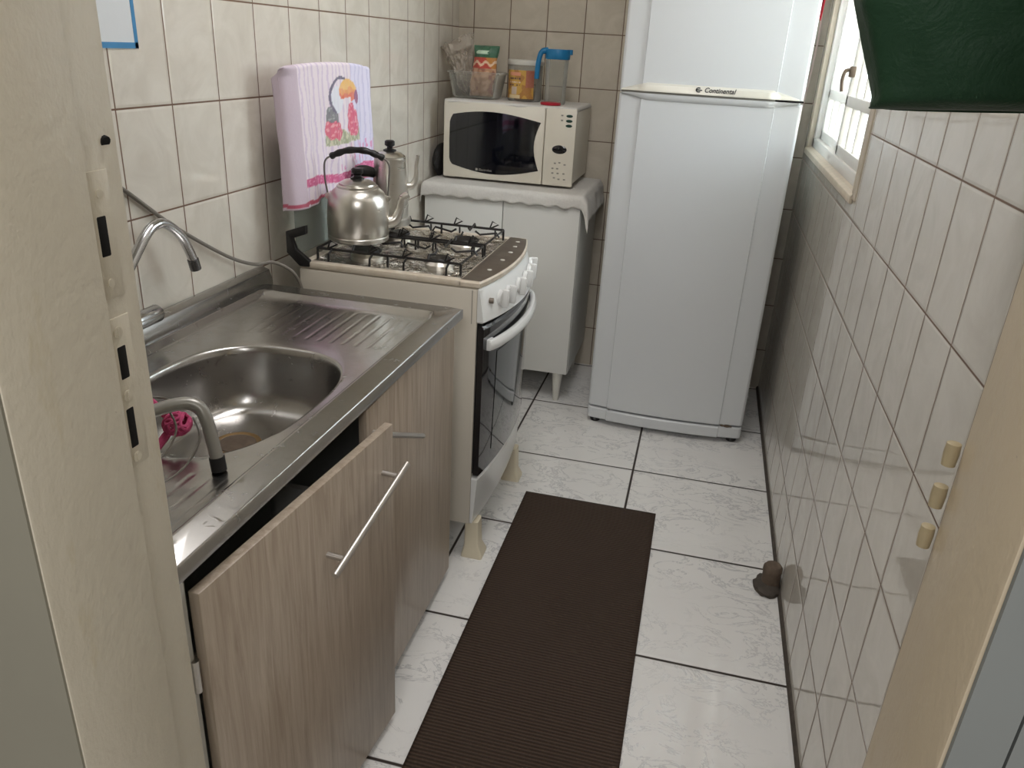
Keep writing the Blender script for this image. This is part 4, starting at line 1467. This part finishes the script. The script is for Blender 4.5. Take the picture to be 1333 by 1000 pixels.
# ------------------------------------------------------------------ taps, drying rack, scrubber, cable
tp = thing('wall_tap', 'chrome wall tap with swan-neck spout above the sink backsplash', 'tap', (XL, 1.235, 0.84))
tb = MB().lathe([(0, 0), (0.026, 0), (0.027, 0.004), (0.018, 0.012), (0.015, 0.02), (0.015, 0.062), (0, 0.064)], (XL, 1.100, 0.80), 28, Matrix.Rotation(PI / 2, 4, 'Y'))
tb.tube([(XL + 0.045, 1.10, 0.80), (XL + 0.045, 1.165, 0.80)], 0.009, 14)
put('tap_body', tb, M['chrome'], tp)
spn = sm([(XL + 0.055, 1.100, 0.80), (XL + 0.055, 1.105, 0.83), (XL + 0.055, 1.140, 0.868), (XL + 0.055, 1.193, 0.918), (XL + 0.055, 1.240, 0.960), (XL + 0.055, 1.268, 0.973), (XL + 0.055, 1.300, 0.970), (XL + 0.055, 1.340, 0.940), (XL + 0.055, 1.364, 0.900), (XL + 0.055, 1.374, 0.876)], 6)
put('spout', MB().tube(spn, 0.0095, 16), M['chrome'], tp)
put('aerator', MB().tube([(XL + 0.055, 1.371, 0.884), (XL + 0.055, 1.377, 0.862)], 0.0115, 16), M['aerator'], tp)
put('tap_handle', MB().tube([(XL + 0.045, 1.160, 0.803), (XL + 0.045, 1.185, 0.803), (XL + 0.045, 1.189, 0.803), (XL + 0.045, 1.254, 0.803), (XL + 0.045, 1.258, 0.803)], [0.009, 0.009, 0.0175, 0.0175, 0.015], 20), M['chrome'], tp)

ZB = ZD - 0.005
dr_ = thing('dish_rack', 'steel dish rack on the near drainboard, one tube leg tipped in black', 'rack', (-0.72, 0.75, ZB))
leg = sm([(-0.80, 0.60, ZB + 0.060), (-0.75, 0.70, ZB + 0.075), (-0.690, 0.800, ZB + 0.090), (-0.655, 0.838, ZB + 0.098), (-0.634, 0.850, ZB + 0.094), (-0.622, 0.850, ZB + 0.078), (-0.612, 0.846, ZB + 0.045), (-0.604, 0.842, ZB + 0.012)], 6)
lo_ = put('tube_leg', MB().tube(leg, 0.0092, 16), M['galv_tube'], dr_)
put('rubber_tip', MB().tube([(-0.6065, 0.8435, ZB + 0.022), (-0.603, 0.8415, ZB + 0.002)], 0.0108, 16), M['black_rubber'], lo_)
wr = MB()
wr.tube(sm([(-0.86, 0.62, ZB + 0.055), (-0.80, 0.78, ZB + 0.066), (-0.74, 0.885, ZB + 0.074), (-0.655, 0.862, ZB + 0.080), (-0.625, 0.848, ZB + 0.072)], 6), 0.0018, 8)
for (t_, e_) in ((0.0, 0.0), (0.045, 0.01), (0.09, 0.0)):
    wr.tube(sm([(-0.735 + t_, 0.872 - t_ * 0.2, ZB + 0.073), (-0.722 + t_, 0.868 - t_ * 0.25, ZB + 0.045), (-0.725 + t_, 0.835 - t_ * 0.3, ZB + 0.018), (-0.745 + t_, 0.77 - t_ * 0.3, ZB + 0.006), (-0.77 + t_, 0.66, ZB + 0.004)], 6), 0.0016, 8)
put('wire_basket', wr, M['wire_steel'], dr_)

py = MB()
yc = Vector((-0.700, 0.890, ZB + 0.036))
for k in range(9):
    rot = Matrix.Rotation(k * 0.7, 3, 'Z') @ Matrix.Rotation(k * 1.1, 3, 'X')
    py.tube([yc + rot @ Vector((0.019 * math.cos(a), 0.016 * math.sin(a), 0.005 * math.sin(3 * a + k))) for a in [2 * PI * j / 26 for j in range(26)]], 0.0025, 7, closed=True)
py.tube(sm([yc + Vector((-0.01, -0.01, -0.012)), yc + Vector((-0.015, -0.04, -0.03)), yc + Vector((-0.012, -0.07, -0.036)), yc + Vector((-0.005, -0.10, -0.04))]), 0.006, 8)
py.tube(sm([yc + Vector((-0.02, 0.0, 0.01)), yc + Vector((-0.05, 0.01, 0.026)), yc + Vector((-0.08, -0.01, 0.030)), yc + Vector((-0.12, -0.02, 0.026))]), 0.0045, 8)
put('yarn_scrubber', py, M['pink_yarn'], loc=yc, label='pink crocheted yarn scrubber hanging on the dish rack wires', cat='scrubber')

cbp = sm([(XL + 0.006, 1.10, 1.12), (XL + 0.006, 1.20, 1.072), (XL + 0.006, 1.262, 1.034), (XL + 0.007, 1.375, 0.952), (XL + 0.010, 1.48, 0.886), (XL + 0.016, 1.575, 0.832), (XL + 0.026, 1.65, 0.802), (XL + 0.05, 1.690, 0.800), (XL + 0.085, 1.715, 0.775), (XL + 0.10, 1.728, 0.735), (XL + 0.105, 1.730, 0.68)], 8)
put('cable', MB().tube(cbp, 0.0042, 10), M['cable_grey'], loc=(XL, 1.3, 1.0), label='grey cable running down the tiled wall to behind the stove', cat='cable')

# paper notice with blue tape
pp = thing('paper_notice', 'white paper edged with blue tape on the left tiled wall', 'paper', (XL, 1.25, 1.3))
put('sheet', MB().box(XL, XL + 0.0008, 1.13, 1.355, 1.284, 1.57), M['paper'], pp, smooth=False)
tpm = MB()
tpm.box(XL, XL + 0.0016, 1.125, 1.357, 1.278, 1.288)
tpm.box(XL, XL + 0.0016, 1.348, 1.357, 1.278, 1.574)
tpm.box(XL, XL + 0.0016, 1.125, 1.357, 1.564, 1.574)
tpm.box(XL, XL + 0.0016, 1.125, 1.135, 1.278, 1.574)
put('tape_border', tpm, M['blue_tape'], pp, smooth=False)

# ------------------------------------------------------------------ right side
def sack(u, v):
    """hanging cloth sack pressed against the wall, u around, v from the closed bottom up"""
    a = 2 * PI * u
    e = 7
    c_, s_ = math.cos(a), math.sin(a)
    px = math.copysign(abs(c_) ** (2 / e), c_)
    py_ = math.copysign(abs(s_) ** (2 / e), s_)
    h = 0.5 * max(0, v - 0.06) / 0.94
    k = noise.noise(Vector((px * 1.3 + v * 2, py_ * 1.6, v * 4.0)))
    k2 = noise.noise(Vector((px * 3 + 4 - v * 5, py_ * 3, v * 9)))
    fl = min(1, max(0, v / 0.06))            # flattens to a straight seam at the bottom
    xl = 0.166 - 0.40 * min(h, 0.16) + 0.006 * k
    xr = XR - 0.005
    if py_ > 0:
        xl += 0.05 * py_
    x = (xl + xr) / 2 + px * (xr - xl) / 2
    y = 0.985 + py_ * 0.055 * (0.12 + 0.88 * math.sqrt(fl)) + 0.010 * k * fl + 0.005 * k2 * fl
    z = 1.277 + h + 0.012 * fl * (0 if h > 0 else 1) + (0.012 if h > 0 else 0) + (x - xl) * 0.05
    return Vector((min(x, xr), y, z))


put('cloth_bag', MB().grid(128, 80, sack, True), M['green'], loc=(0.25, 1.0, 1.277), label='dark green nylon cloth bag hanging by the right wall near window', cat='bag', thick=0.002, angle=60)

put('floor_mat', MB().grid(30, 90, lambda u, v: Vector((-0.411 + 0.415 * u, 0.86 + 1.275 * v, 0.0045 + 0.0025 * math.exp(-((v - 0.30 - 0.02 * u) / 0.012) ** 2)))), M['mat'], loc=(-0.2, 1.5, 0), label='long dark brown ribbed rubber mat on the white tiled floor', cat='mat', thick=0.004, angle=60, off=0)

st_ = thing('pipe_stub', 'short rusty capped pipe stub on the floor against right wall', 'pipe', (0.330, 1.875, 0))
put('pipe', MB().lathe([(0, 0), (0.026, 0), (0.027, 0.012), (0.024, 0.018), (0.024, 0.050), (0.0255, 0.054), (0.025, 0.066), (0.020, 0.073), (0.010, 0.076), (0, 0.0765)], (0.331, 1.872, 0), 24), M['rust'], st_)
put('mortar_collar', lump((0.325, 1.868, 0.006), 0.034, 0.048, 0.016, 9, 0.12, 3), M['dirt'], st_)

rc = MB().grid(24, 30, lambda u, v: Vector((FX1 + 0.004 + 0.006 * math.sin(u * 7 + v * 3) * v + 0.004, 2.79 + 0.22 * u - 0.01 * v, 1.672 - (0.235 - 0.16 * u) * v)) if v > 0.12 else Vector((FX1 + 0.006 - (0.12 - v) * 1.0, 2.79 + 0.22 * u, 1.673)))
put('red_cloth', rc, M['red_cloth'], loc=(FX1, 2.85, 1.67), label='red cloth corner hanging down over the right side of refrigerator', cat='cloth', thick=0.002, angle=70)
put('cord', MB().tube(sm([(0.300, YB - 0.006, 1.75), (0.318, YB - 0.006, 1.60), (0.330, YB - 0.006, 1.48), (0.334, YB - 0.007, 1.40), (0.330, YB - 0.02, 1.30), (0.318, YB - 0.03, 1.10)], 6), 0.0035, 8), M['cable_white'], loc=(0.33, YB, 1.5), label='thin whitish cord hanging in the back right corner beside refrigerator', cat='cord')
